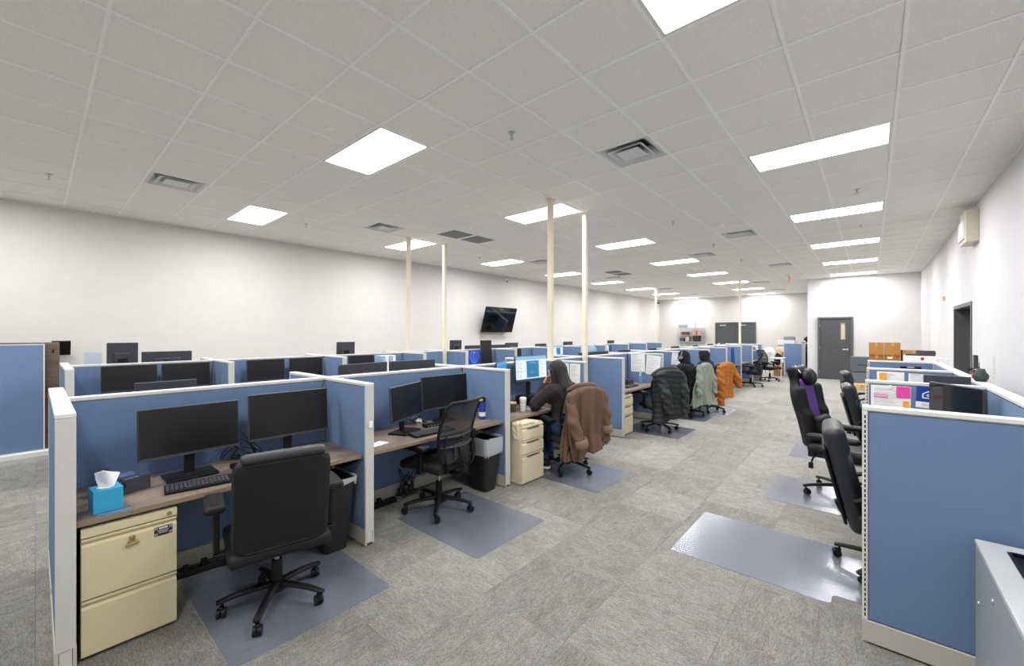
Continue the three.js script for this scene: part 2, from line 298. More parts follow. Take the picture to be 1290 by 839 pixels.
{ // grey door with a narrow window beside the boxes
  const d = struct('door_1'), x0 = -1.44, x1 = -0.45, top = 2.19, z = -DM + 0.035, w = x1 - x0, cx = (x0 + x1) / 2;
  part('frame', [rbox(x0 + 0.03, top / 2, z, 0.06, top, 0.07, 0.004), rbox(x1 - 0.03, top / 2, z, 0.06, top, 0.07, 0.004), rbox(cx, top - 0.03, z, w - 0.12, 0.06, 0.07, 0.004)], M.doorFrame, d);
  const lw = w - 0.126, lh = top - 0.075, wx0 = cx + 0.155, wx1 = cx + 0.275, wy0 = 1.4, wy1 = 1.98;
  const leaf = part('leaf', extrude([[-lw / 2, 0], [lw / 2, 0], [lw / 2, lh], [-lw / 2, lh]], 0.045, 0, [[[wx0 - cx, wy0], [wx0 - cx, wy1], [wx1 - cx, wy1], [wx1 - cx, wy0]]]).translate(cx, 0.008, z - 0.035), M.door, d);
  part('window_pane', box((wx0 + wx1) / 2, (wy0 + wy1) / 2, z - 0.02, wx1 - wx0, wy1 - wy0, 0.006), phy(0xcfc4a6, 0.08, { clearcoat: 1 }), leaf);
  part('lever_handle', [cyl(cx + 0.335, 1.06, z + 0.02, 0.028, 0.028, 0.02, 16, PI / 2), tube([[cx + 0.335, 1.06, z + 0.03], [cx + 0.33, 1.06, z + 0.06], [cx + 0.2, 1.06, z + 0.065]], 0.011)], M.steel, leaf);
  part('hinge', [0.25, 1.1, 1.9].map((y) => cyl(x0 + 0.065, y, z + 0.012, 0.008, 0.008, 0.1, 8)), M.steel, d);
}
{ // far double door
  const d = struct('door_2'), x0 = -6.42, x1 = -4.47, top = 2.2, z = -DB + 0.035, cx = (x0 + x1) / 2;
  part('frame', [box(x0 + 0.03, top / 2, z, 0.06, top, 0.07), box(x1 - 0.03, top / 2, z, 0.06, top, 0.07), box(cx, top - 0.03, z, x1 - x0 - 0.12, 0.06, 0.07)], M.doorFrame, d);
  for (const s of [-1, 1]) {
    const lx = cx + s * (x1 - x0 - 0.12) / 4, l = part('leaf', rbox(lx, (top - 0.07) / 2 + 0.006, z - 0.01, (x1 - x0 - 0.12) / 2 - 0.012, top - 0.08, 0.045, 0.003), M.door, d);
    part('door_closer', rbox(lx + (s < 0 ? -0.12 : -0.1), top - 0.16, z + 0.04, 0.32, 0.07, 0.05, 0.008), M.alu, l);
    part('push_bar', [rbox(lx, 1.0, z + 0.05, 0.6, 0.06, 0.05, 0.01)], M.alu, l);
  }
}
// ---------------------------------------------------------------- ceiling lights
{
  const glow = new THREE.MeshStandardMaterial({ color: 0xf8f8f6, roughness: 0.6, emissive: LAMP_COLOR, emissiveIntensity: LAMP_GLOW });
  const colName = { 1: 'in the row by the right wall', '-5': 'in the row over the middle cubicles', '-11': 'in the row along the left wall' };
  let proto;
  for (const [x, d, cx] of lamps) {
    const label = 'recessed white light panel ' + colName[cx];
    let o;
    if (!proto) {
      o = proto = thing('ceiling_light', label, 'ceiling light', x, CEIL, d);
      const w = 2 * PITCH - 0.024, l = PITCH - 0.024;
      part('frame', [box(0, 0.012, l / 2 - 0.012, w, 0.022, 0.024), box(0, 0.012, -l / 2 + 0.012, w, 0.022, 0.024), box(w / 2 - 0.012, 0.012, 0, 0.024, 0.022, l - 0.048), box(-w / 2 + 0.012, 0.012, 0, 0.024, 0.022, l - 0.048)], M.trimWhite, o);
      part('housing', [box(0, 0.06, 0, w, 0.05, l)], M.trimWhite, o);
      part('diffuser', box(0, 0.026, 0, w - 0.048, 0.006, l - 0.048), glow, o);
    } else o = dup(proto, x, CEIL, d, 0, label);
    o.userData.group = 'ceiling light panels ' + colName[cx];
    const a = new THREE.RectAreaLight(LAMP_COLOR, LAMP, 2 * PITCH - 0.08, PITCH - 0.08);
    a.position.set(x, CEIL + 0.018, -d); a.rotation.x = -PI / 2; a.name = 'panel_light'; scene.add(a);
  }
}
// ---------------------------------------------------------------- ceiling fittings
{
  let v;
  vents.forEach(([x, d], n) => {
    const label = n < 1 ? 'square louvred air vent beside the light row by the right wall' : 'square louvred air vent in the white tile ceiling';
    if (!v) {
      v = thing('ceiling_vent', label, 'air vent', x, CEIL, d);
      const ring = (a, b, y0, y1) => { const o = []; for (let k = 0; k < 4; k++) { const q = [[-a, y0, -a], [a, y0, -a], [b, y1, -b], [-b, y1, -b]], P = []; for (const i of [0, 1, 2, 0, 2, 3]) P.push(...q[i]); const g = new THREE.BufferGeometry(); g.setAttribute('position', new THREE.Float32BufferAttribute(P, 3)); g.computeVertexNormals(); g.rotateY(k * PI / 2); o.push(g); } return o; };
      part('frame', [...ring(0.293, 0.262, 0.002, 0.0), ...ring(0.293, 0.293, 0.002, 0.02)], M.vent, v);
      part('back_cone', ring(0.262, 0.15, 0.0, 0.1), M.vent, v);
      part('neck', [place(new THREE.CylinderGeometry(0.16, 0.16, 0.2, 24, 1, true), 0, 0.19, 0), box(0, 0.285, 0, 0.36, 0.006, 0.36), ...ring(0.19, 0.15, 0.101, 0.1)], M.duct, v);
      part('louvre', [...ring(0.2, 0.186, -0.006, -0.006), ...ring(0.2, 0.12, -0.006, 0.058), ...ring(0.186, 0.11, -0.005, 0.055)], M.vent, v);
      part('centre_plate', [...ring(0.128, 0.001, -0.004, 0.006), ...ring(0.128, 0.07, -0.004, 0.04)], M.vent, v);
      part('hanger', [box(0.07, 0.05, -0.15, 0.004, 0.09, 0.006), box(-0.07, 0.05, 0.15, 0.004, 0.09, 0.006), box(0.09, 0.04, -0.02, 0.004, 0.08, 0.006)], M.vent, v);
    } else dup(v, x, CEIL, d, 0, label);
    scene.children[scene.children.length - 1].userData.group = 'louvred ceiling vents';
    if (n === 0) delete scene.children[scene.children.length - 1].userData.group;
  });
  let g0;
  const perf = texture(128, 0.02, (u, v) => { const a = Math.hypot(u - 0.5, v - 0.5) < 0.3 ? 95 : 190; return [a, a, a]; });
  grilles.forEach(([x, d]) => {
    if (!g0) { g0 = thing('return_grille', 'grey perforated return air grille set flush in the ceiling tiles', 'air grille', x, CEIL, d, 0, 'perforated return grilles'); part('perforated_sheet', box(0, 0.012, 0, PITCH - 0.06, 0.01, PITCH - 0.06), std(0xb4b6b8, 0.7, { map: perf }), g0); const s = PITCH - 0.03; part('frame', [box(0, 0.01, s / 2 - 0.009, s, 0.016, 0.018), box(0, 0.01, -s / 2 + 0.009, s, 0.016, 0.018), box(s / 2 - 0.009, 0.01, 0, 0.018, 0.016, s - 0.036), box(-s / 2 + 0.009, 0.01, 0, 0.018, 0.016, s - 0.036)], M.tbar, g0); }
    else dup(g0, x, CEIL, d, 0);
  });
  let sp;
  for (const [x, d] of [[-2.65, 3.05], [-7.65, 0.11], [-7.62, 3.17], [-2.61, 7.31], [-2.61, 9.79], [-2.6, 12.29], [-0.14, 7.33], [-0.13, 9.81], [-0.12, 12.2], [-7.6, 7.49]]) {
    if (!sp) { sp = thing('sprinkler_head', 'small metal sprinkler head hanging from a ceiling tile', 'sprinkler', x, CEIL + 0.005, d, 0, 'ceiling sprinklers'); part('escutcheon', lathe([[0.001, 0], [0.034, 0], [0.03, -0.008], [0.012, -0.012], [0.001, -0.012]]), M.steel, sp); part('body', [cyl(0, -0.022, 0, 0.009, 0.009, 0.03, 10), tor(0, -0.045, 0, 0.014, 0.003)], M.alu, sp); part('deflector', cyl(0, -0.062, 0, 0.018, 0.018, 0.003, 12), M.alu, sp); }
    else dup(sp, x, CEIL + 0.005, d, 0);
  }
  const sm = thing('smoke_detector', 'white round smoke detector on the ceiling near an air vent', 'smoke detector', -2.05, CEIL + 0.005, 8.08);
  part('base', cyl(0, -0.008, 0, 0.07, 0.07, 0.016, 24), M.white, sm); part('cap', lathe([[0.001, -0.055], [0.03, -0.054], [0.045, -0.045], [0.055, -0.028], [0.058, -0.016]]), M.white, sm);
  const sm2 = thing('ceiling_cover_plate', 'flat white round cover plate on a ceiling tile', 'cover plate', -3.9, CEIL + 0.006, 1.84);
  part('plate', lathe([[0.001, -0.012], [0.035, -0.011], [0.042, -0.005], [0.043, 0]]), M.white, sm2);
  const ex = thing('exit_sign', 'red glowing exit sign hung edge-on from the ceiling', 'exit sign', -2.04, CEIL, 16.5);
  part('mount', cyl(0, -0.015, 0, 0.02, 0.02, 0.03, 10), M.white, ex); part('housing', rbox(0, -0.05, 0, 0.07, 0.04, 0.32, 0.008), M.white, ex);
  part('lit_panel', rbox(0, -0.16, 0, 0.05, 0.19, 0.31, 0.004), new THREE.MeshStandardMaterial({ color: 0xd9a39c, roughness: 0.4, emissive: 0xff5a48, emissiveIntensity: 0.07 }), ex);
  const em = thing('emergency_light', 'beige emergency light box high on the right wall', 'emergency light', XR, 2.98, 9.3);
  part('housing', rbox(-0.07, 0.24, 0, 0.14, 0.48, 0.5, 0.012), std(0xcfc6b0, 0.5), em); part('lamp_head', [rbox(-0.15, 0.2, 0.1, 0.03, 0.28, 0.2, 0.01), rbox(-0.15, 0.2, -0.13, 0.03, 0.28, 0.2, 0.01)], M.white, em); part('test_button', cyl(-0.06, 0.1, 0.252, 0.012, 0.012, 0.01, 12, PI / 2), M.alu, em);
  const cm = thing('security_camera', 'small white dome camera high on the left wall above the television', 'camera', XL, 3.42, 10.6);
  part('bracket', rbox(0.03, 0.03, 0, 0.06, 0.06, 0.08, 0.01), M.white, cm); part('body', sph(0.09, -0.0, 0, 0.055), M.white, cm); part('lens', sph(0.125, -0.022, 0.02, 0.028), M.blackGloss, cm);
  const cm2 = thing('security_camera', 'small dark camera in the far corner under the ceiling', 'camera', XL, 3.38, 23.9);
  part('bracket', rbox(0.04, 0.03, 0, 0.08, 0.05, 0.06, 0.01), M.greyDark, cm2); part('body', cyl(0.13, 0, 0, 0.045, 0.045, 0.16, 14, 0, 0, PI / 2), M.greyDark, cm2); part('lens', cyl(0.215, 0, 0, 0.03, 0.03, 0.012, 14, 0, 0, PI / 2), M.blackGloss, cm2);
}
// ---------------------------------------------------------------- partitions
const PH = 1.245, PT = 0.072;
const panelCache = {};
function partition(len, ends, slots) {               // runs along +x; returns a bare group of parts
  const key = len.toFixed(3) + ends + (slots ? 's' : '');
  if (panelCache[key]) return panelCache[key].clone();
  const o = new THREE.Group(), e0 = ends & 1 ? 0.024 : 0.008, e1 = ends & 2 ? 0.024 : 0.008;
  part('core', box(len / 2, (PH - 0.02) / 2 + 0.012, 0, len - 0.008, PH - 0.045, 0.042), M.trim, o);
  for (const s of [1, -1]) part('fabric_panel', rbox((e0 + len - e1) / 2, (0.128 + PH - 0.03) / 2, s * 0.0265, len - e0 - e1 - 0.004, PH - 0.03 - 0.128, 0.013, 0.004), M.blue, o);
  for (const s of [1, -1]) part('kick_plate', rbox(len / 2, 0.066, s * 0.03, len - 0.002, 0.112, 0.014, 0.003), M.kick, o);
  part('top_cap', rbox(len / 2, PH - 0.012, 0, len, 0.024, PT, 0.005), M.trimWhite, o);
  if (ends & 1) part('end_post', [rbox(0.011, PH / 2 - 0.012 + 0.055, 0, 0.022, PH - 0.135, PT - 0.002, 0.004)], M.trim, o);
  if (ends & 2) part('end_post', [rbox(len - 0.011, PH / 2 - 0.012 + 0.055, 0, 0.022, PH - 0.135, PT - 0.002, 0.004), ...[-0.018, 0, 0.018].map((z) => box(len + 0.0002, PH / 2 + 0.043, z, 0.002, PH - 0.14, 0.008))], M.trim, o);
  if (slots) { const q = [], r = part('slotted_rail', box(0.012, (PH + 0.125) / 2 - 0.012, 0.034, 0.02, PH - 0.15, 0.006), M.trimWhite, o); for (let y = 0.15; y < PH - 0.04; y += 0.026) q.push(box(0.012, y, 0.0372, 0.006, 0.017, 0.0012)); part('slots', q, M.slotShade, r); }  // near-black pieces on the rail paint the shade inside its slot holes
  panelCache[key] = o; return o.clone();
}
function wall2(x, d, len, turn, ends, label, group, slots) {
  const o = partition(len, ends, slots); o.name = numbered('cubicle_divider'); o.position.set(x, 0, -d); o.rotation.y = turn; o.userData = { label, category: 'partition' }; if (group) o.userData.group = group; scene.add(o); return o;
}
const AX = -3.62, BX = -7.18, RX = 0.66;
const nodesA = [0.095, 1.68, 3.28, 4.87, 6.0, 7.6, 8.93, 10.5, 12.1, 13.75, 15.3, 16.85], nodesB = [0.24, 1.72, 3.3, 4.9, 6.0, 7.6, 9.1, 10.6, 12.1, 13.75, 15.3, 16.85], nodesR = [2.9, 4.5, 6.1, 7.75];
const wingLen = 0.684;
const nearA = ['blue wing partition at the near end beside the cream two-drawer cabinet', 'blue wing partition between the leather chair desk and the mesh chair desk', 'blue wing partition between the mesh chair desk and the lit screens', 'blue wing partition holding two paper sheets beside the seated woman', 'blue wing partition facing the cream pole, beyond the brown coat', 'blue wing partition with two white sheets beside the dark monitor'];
nodesA.forEach((d, i) => {
  wall2(AX + PT / 2 + 0.001, d, wingLen, 0, 2, nearA[i] ?? (i < 9 ? 'blue wing partition beside the seated people in dark hoodies' : 'blue wing partition toward the far end of the aisle row'), i < 6 ? null : (i < 9 ? 'wing partitions by the hooded people' : 'far wing partitions'));
  wall2(AX - PT / 2 - 0.001, d, wingLen, PI, 2, 'blue wing partition on the far side of the middle cubicle row', 'wing partitions behind the middle row');
  if (i < nodesA.length - 1) wall2(AX, d - PT / 2 + (i ? 0.0 : 0) + 0.001, nodesA[i + 1] - d - 0.002 + (i === nodesA.length - 2 ? PT : 0), LEFT, 0, ['blue back partition behind the two dark monitors and leather chair', 'blue back partition behind the angled monitor and mesh chair', 'blue back partition behind the two lit screens'][i] ?? 'blue back partition down the middle cubicle row', i < 3 ? null : 'back partitions of the middle row');
});
nodesB.forEach((d, i) => {
  wall2(BX + PT / 2 + 0.001, d, wingLen, 0, 2, 'blue wing partition in the cubicle row nearer the left wall', 'wing partitions of the left row');
  wall2(BX - PT / 2 - 0.001, d, wingLen, PI, 2, 'blue wing partition on the wall side of the left cubicle row', 'wall-side wing partitions');
  if (i < nodesB.length - 1) wall2(BX, d - PT / 2 + 0.001, nodesB[i + 1] - d - 0.002 + (i === nodesB.length - 2 ? PT : 0), LEFT, 0, 'blue back partition of the cubicle row nearer the left wall', 'back partitions of the left row');
});
nodesR.forEach((d, i) => {
  wall2(-0.035, d, RX - PT / 2 + 0.034, 0, 1, ['large blue partition with slotted rail beside the grey console', 'blue partition with pink sticky notes and a blue house card', 'blue partition with orange sticky notes and white sheets', 'blue partition with a black box near its top, before the boxes'][i], null, true);
  if (i < 3) wall2(RX, d - PT / 2 + 0.001, nodesR[i + 1] - d - 0.002 + (i === 2 ? PT : 0), LEFT, 0, ['blue back partition beside the right wall, behind the glossy monitor', 'blue back partition beside the right wall, second bay', 'blue back partition beside the right wall under the fire extinguisher'][i]);
});
// ---------------------------------------------------------------- desks
const DH = 0.70;
function desk(x, d, len, turn, label, group, depth = 0.64, post) {   // origin: middle of the back edge on the floor, front toward +z
  const o = thing('desk', label, 'desk', x, 0, d, turn, group);
  const h = len / 2 - 0.0012;
  part('worktop', rbox(0, DH - 0.014, depth / 2, 2 * h, 0.028, depth, 0.003), M.wood, o);
  part('front_edge', rbox(0, DH - 0.014, depth + 0.001, 2 * h, 0.0278, 0.003, 0.001), M.woodEdge, o);
  for (const s of [-1, 1]) part('bracket', [extrude([[0.1, DH - 0.03], [depth - 0.05, DH - 0.03], [depth - 0.05, DH - 0.06], [0.16, DH - 0.24], [0.1, DH - 0.24]], 0.006).rotateY(-PI / 2).translate(s * (h - 0.012), 0, 0), box(s * (h - 0.03), DH - 0.031, depth / 2, 0.05, 0.004, depth - 0.15)], M.black, o);
  if (post) part('support_leg', [box(0, (DH - 0.03) / 2, 0.3, 0.05, DH - 0.03, 0.05), box(0, 0.01, 0.3, 0.1, 0.02, 0.45)], M.black, o);
  return o;
}
const bay = (n, i) => [(n[i] + n[i + 1]) / 2, n[i + 1] - n[i] - PT];
const deskA = ['wood-laminate desk above the cream two-drawer cabinet', 'wood-laminate desk behind the mesh chair', 'wood-laminate desk in front of the seated woman'];
for (let i = 0; i < nodesA.length - 1; i++) {
  const [d, l] = bay(nodesA, i);
  if (i !== 3) desk(AX + PT / 2 + 0.0015, d, l, LEFT, deskA[i] ?? (i === 4 ? 'wood-laminate desk beside the black puffer coat' : 'wood-laminate desk in the middle row past the puffer coat'), i < 3 || i === 4 ? null : 'aisle desks of the middle row');
  if (i !== 3) desk(AX - PT / 2 - 0.0015, d, l, RIGHT, 'wood-laminate desk on the far side of the middle row', 'hidden-side desks of the middle row', 0.64, i === 5);
}
for (let i = 0; i < nodesB.length - 1; i++) {
  const [d, l] = bay(nodesB, i);
  if (i !== 3) desk(BX + PT / 2 + 0.0015, d, l, LEFT, 'wood-laminate desk in the row nearer the left wall', 'desks of the left row');
  if (i !== 3) desk(BX - PT / 2 - 0.0015, d, l, RIGHT, 'wood-laminate desk on the wall side of the left row', 'wall-side desks of the left row');
}
for (let i = 0; i < 3; i++) { const [d, l] = bay(nodesR, i); desk(RX - PT / 2 - 0.0015, d, l, RIGHT, ['wood-laminate desk hidden behind the large blue partition', 'wood-laminate desk beside the black and purple chair', 'wood-laminate desk in the last bay by the right wall'][i], null, 0.6); }
// ---------------------------------------------------------------- power poles
{
  let p;
  for (const [x, d, l, g] of [[AX + 0.074, 4.948, 'cream power pole behind the seated woman\'s lit screens'], [AX + 0.074, 5.92, 'cream power pole rising beside the brown coat'], [BX + 0.074, 4.98, 'cream power pole rising from the left cubicle row', 1], [BX + 0.074, 5.92, 'cream power pole rising from the left cubicle row', 1], [AX - 0.02, 17.0, 'cream power pole in front of the far grey double door'], [BX + 0.0, 18.0, 'cream power pole beyond the left cubicle row, before the far wall']]) {
    const o = p ? dup(p, x, 0, d, 0, l) : thing('power_pole', l, 'pole', x, 0, d);
    if (!p) { p = o; part('column', rbox(0, CEIL / 2, 0, 0.07, CEIL, 0.07, 0.006), M.pole, o); part('ceiling_collar', [box(0, CEIL - 0.008, 0, 0.11, 0.012, 0.11)], M.pole, o); }
    if (g) o.userData.group = 'left row power poles';
  }
}
// ---------------------------------------------------------------- monitors
function screenCanvas(kind) {
  return canvasTex(512, 288, (g, w, h) => {
    if (kind === 'bloom') { const a = g.createLinearGradient(0, 0, w, h); a.addColorStop(0, '#0b2fb8'); a.addColorStop(1, '#0a1f86'); g.fillStyle = a; g.fillRect(0, 0, w, h); for (let k = 0; k < 9; k++) { g.strokeStyle = ['#2f7bff', '#5aa2ff', '#1c55e8', '#7cc0ff'][k % 4]; g.lineWidth = 16 - k; g.beginPath(); g.moveTo(w * 0.5, h); g.bezierCurveTo(w * (0.1 + k * 0.1), h * 0.8, w * (0.05 + k * 0.12), h * 0.3, w * (0.3 + k * 0.06), h * 0.05); g.stroke(); } g.fillStyle = '#dfeaff'; g.fillRect(w * 0.46, h * 0.12, w * 0.08, h * 0.08); return; }
    g.fillStyle = kind === 'blue' ? '#2f86cf' : '#cfe6f5'; g.fillRect(0, 0, w, h);
    if (kind === 'blue') { g.fillStyle = '#4fa3e2'; g.fillRect(0, 0, w, h * 0.12); g.fillStyle = '#3d95db'; g.fillRect(w * 0.2, h * 0.2, w * 0.7, h * 0.7); g.fillStyle = '#d7ecfb'; for (let k = 0; k < 5; k++) g.fillRect(w * 0.26, h * (0.28 + k * 0.11), w * (0.2 + 0.06 * (k % 3)), 3); g.fillStyle = '#1c5f9e'; g.fillRect(0, h * 0.95, w, h * 0.05); return; }
    g.fillStyle = '#8fc3e6'; g.fillRect(0, 0, w, h * 0.14); g.fillStyle = '#f4f8fb'; g.fillRect(w * 0.0, h * 0.16, w * 0.3, h * 0.78); g.fillRect(w * 0.76, h * 0.16, w * 0.24, h * 0.78);
    g.fillStyle = '#2d7fa8'; g.fillRect(w * 0.34, h * 0.2, w * 0.4, h * 0.7); g.fillStyle = '#9fd0e8'; g.fillRect(w * 0.44, h * 0.28, w * 0.22, 6); g.fillRect(w * 0.44, h * 0.68, w * 0.14, 4);
    g.fillStyle = '#7f9fb8'; for (let k = 0; k < 12; k++) { g.fillRect(w * 0.02, h * (0.2 + k * 0.058), w * (0.1 + 0.05 * (k % 3)), 3); g.fillRect(w * 0.79, h * (0.22 + k * 0.055), w * (0.06 + 0.03 * (k % 4)), 3); } g.fillStyle = '#5d8fb3'; g.fillRect(0, h * 0.6, w * 0.3, 2); g.fillRect(w * 0.16, h * 0.16, 2, h * 0.78);
    g.fillStyle = '#24506f'; g.fillRect(0, h * 0.95, w, h * 0.05);
  });
}
const scr = {};
for (const k of ['bloom', 'blue', 'app']) { const t = screenCanvas(k); scr[k] = new THREE.MeshStandardMaterial({ color: 0x050505, roughness: 0.35, emissive: 0xffffff, emissiveMap: t, emissiveIntensity: 0.42 }); }
function plate(w, h, z, mat, name, parent, x = 0, y = 0) {    // a flat face with its own 0..1 picture coordinates
  const m = new THREE.Mesh(new THREE.PlaneGeometry(w, h), mat); m.name = name; m.position.set(x, y, z); m.castShadow = m.receiveShadow = true; parent.add(m); return m;
}
const monCache = {};
// kind: dark glossy or matt screen, lit picture name; base: 'slab' | 'foot' | 'arm'
function monitor(x, d, y, turn, label, o = {}) {
  const { w = 0.54, h = 0.32, up = 0.14, kind = 'off', stand = 'slab', group, tilt = 0.05, logo = true } = o;
  const key = [w, h, up, kind, stand, tilt].join();
  let m;
  if (monCache[key]) m = dup(monCache[key], x, y, d, turn, label, group);
  else {
    m = monCache[key] = thing('computer_monitor', label, 'monitor', x, y, d, turn, group);
    const cy = up + h / 2, head = new THREE.Group();
    const body = part('housing', [rbox(0, 0, -0.012, w, h, 0.022, 0.006), rbox(0, -0.01, -0.032, w * 0.55, h * 0.5, 0.03, 0.012), box(0, -h / 2 + 0.008, 0.0005, w - 0.004, 0.015, 0.002)], M.monBack, m);
    body.position.y = cy; body.rotation.x = -tilt;
    const sm = kind === 'off' ? M.screenOff : kind === 'gloss' ? M.screenGloss : scr[kind];
    plate(w - 0.014, h - 0.026, 0.0018, sm, 'screen', body, 0, 0.006);
    if (logo) part('badge', box(0, h * 0.22, -0.0235, 0.05, 0.008, 0.001), M.greyDark, body);
    part('neck', [rbox(0, (cy) / 2 + 0.01, -0.062, 0.055, cy + 0.01, 0.028, 0.006), rbox(0, cy - 0.01, -0.05, 0.1, 0.1, 0.02, 0.006)], M.black, m);
    if (stand === 'slab') part('foot', rbox(0, 0.009, -0.03, 0.27, 0.018, 0.19, 0.006), M.black, m);
    else part('foot', extrude(roundRect(0.24, 0.17, 0.05), 0.014, 0.003).rotateX(-PI / 2).translate(0, 0, -0.03), M.black, m);
  }
  return m;
}
// bay 1, two dark screens
monitor(-3.32, 0.665, DH, LEFT + 0.02, 'dark matt monitor above the black keyboard and tissue box', { w: 0.53, h: 0.315, up: 0.15 });
monitor(-3.34, 1.275, DH, LEFT - 0.03, 'dark grey monitor behind the leather chair beside the wing partition', { w: 0.56, h: 0.335, up: 0.15, stand: 'foot' });
// bay 2
monitor(-3.27, 2.28, DH, LEFT + 0.42, 'dark monitor turned at an angle on the mesh chair desk', { w: 0.53, h: 0.32, up: 0.13 });
monitor(-3.40, 2.85, DH, LEFT + 0.0, 'wide dark monitor facing straight out behind the mesh chair', { w: 0.61, h: 0.345, up: 0.14, stand: 'foot' });
// bay 3, lit
monitor(-3.40, 3.74, DH, LEFT + 0.5, 'lit blue screen beside the wing partition, left of the bright screen', { w: 0.5, h: 0.3, up: 0.28, kind: 'blue' });
monitor(-3.38, 4.29, DH + 0.0975, LEFT - 0.05, 'bright lit screen that the seated woman faces', { w: 0.62, h: 0.335, up: 0.2, kind: 'app' });
// bay 5 and on
monitor(-3.3, 6.5, DH, LEFT + 0.05, 'dark monitor beside the sanitizer bottle and puffer coat', { w: 0.53, h: 0.32, up: 0.2 });
monitor(-3.38, 7.88, DH, LEFT + 0.45, 'lit pale blue screen above the black puffer coat', { w: 0.5, h: 0.3, up: 0.22, kind: 'app' });
monitor(-3.42, 8.42, DH, LEFT + 0.0, 'lit blue screen in front of the person beside the sage coat', { w: 0.5, h: 0.3, up: 0.22, kind: 'blue' });
monitor(-3.42, 9.6, DH, LEFT + 0.0, 'lit screen in front of the person beside the orange coat', { w: 0.5, h: 0.3, up: 0.22, kind: 'app' });
monitor(-3.35, 11.3, DH, LEFT + 0.0, 'dark monitor in the empty bay past the orange coat', { w: 0.53, h: 0.32, up: 0.2 });
monitor(-3.35, 14.5, DH, LEFT + 0.0, 'dark monitor behind the far mesh chair', { w: 0.53, h: 0.32, up: 0.15 });
// far side of the middle row: monitor backs over the partition
monitor(-3.97, 0.64, DH, RIGHT + 0.05, 'grey monitor back just over the nearest partition top', { w: 0.36, h: 0.32, up: 0.255 });
monitor(-3.97, 2.22, DH, RIGHT + 0.12, 'broad grey monitor back over the second partition, next to its twin', { w: 0.58, h: 0.34, up: 0.28, group: 'twin monitor backs over the second partition' });
monitor(-3.97, 2.83, DH, RIGHT - 0.1, 'broad grey monitor back over the second partition, next to its twin', { w: 0.58, h: 0.34, up: 0.28, group: 'twin monitor backs over the second partition' });
for (const [d, t] of [[6.6, 0.1], [7.15, -0.1], [8.2, 0.0], [9.7, 0.1], [11.2, 0], [12.9, 0.1], [14.4, 0], [15.9, 0]]) monitor(-3.97, d, DH, RIGHT + t, 'grey monitor on the far side of the middle row', { w: 0.54, h: 0.33, up: 0.25, group: 'monitors on the far side of the middle row' });
// left row, fronts
for (const [d, w, lab, k] of [[0.77, 0.52, 'dark monitor at the near end of the left row'], [1.33, 0.52, 'dark monitor beside the first wing post of the left row'], [2.3, 0.52, 'dark monitor in the second bay of the left row, beside its twin', 1], [2.89, 0.52, 'dark monitor in the second bay of the left row, beside its twin', 1], [3.86, 0.5, 'dark monitor behind the middle row partition, third bay of left row']]) monitor(-6.93, d, DH, LEFT, lab, { w, h: 0.32, up: 0.21, group: k ? 'twin dark monitors of the second left bay' : undefined });
monitor(-6.8, 6.53, DH, LEFT + 0.1, 'screen showing a vivid blue swirl in the left row', { w: 0.44, h: 0.33, up: 0.21, kind: 'bloom' });
for (const d of [8.1, 11.3, 14.4]) monitor(-6.93, d, DH, LEFT, 'dark monitor further along the left row', { w: 0.53, h: 0.32, up: 0.21, group: 'further dark monitors of the left row' });
for (const d of [9.45, 10.05]) monitor(-6.93, d, DH, LEFT, 'lit pale blue screen further along the left row', { w: 0.5, h: 0.3, up: 0.26, kind: 'app', group: 'lit screens of the left row' });
// wall side of the left row: backs over the partition
monitor(-7.62, 0.77, DH, RIGHT, 'tall square monitor back above the left row partition', { w: 0.31, h: 0.5, up: 0.30, stand: 'foot' });
monitor(-7.62, 1.24, DH, RIGHT, 'wide low monitor back with a badge above the left row', { w: 0.56, h: 0.33, up: 0.34 });
monitor(-7.62, 3.9, DH, RIGHT, 'square monitor back standing highest over the left row', { w: 0.36, h: 0.4, up: 0.36, stand: 'foot' });
monitor(-7.62, 6.68, DH, RIGHT, 'square monitor back standing high behind the blue swirl screen', { w: 0.37, h: 0.4, up: 0.36, stand: 'foot' });
for (const d of [7.25, 8.2, 8.75, 10.1, 11.6, 14.6]) monitor(-7.62, d, DH, RIGHT, 'grey monitor back on the wall side of the left row', { w: 0.54, h: 0.33, up: 0.27 + (d % 1) * 0.08, group: 'monitor backs on the wall side of the left row' });
// right row
monitor(0.435, 4.17, DH, RIGHT + 0.49, 'glossy black monitor behind the large blue partition', { w: 0.46, h: 0.33, up: 0.24, kind: 'gloss', stand: 'foot', tilt: 0 });
monitor(0.47, 4.9, DH, PI - 0.12, 'grey monitor above the partition with the pink notes', { w: 0.27, h: 0.32, up: 0.26, tilt: 0 });

monitor(-6.9, 7.03, DH, LEFT, 'dark monitor standing upright beside the blue swirl screen', { w: 0.37, h: 0.56, up: 0.2, stand: 'foot' });
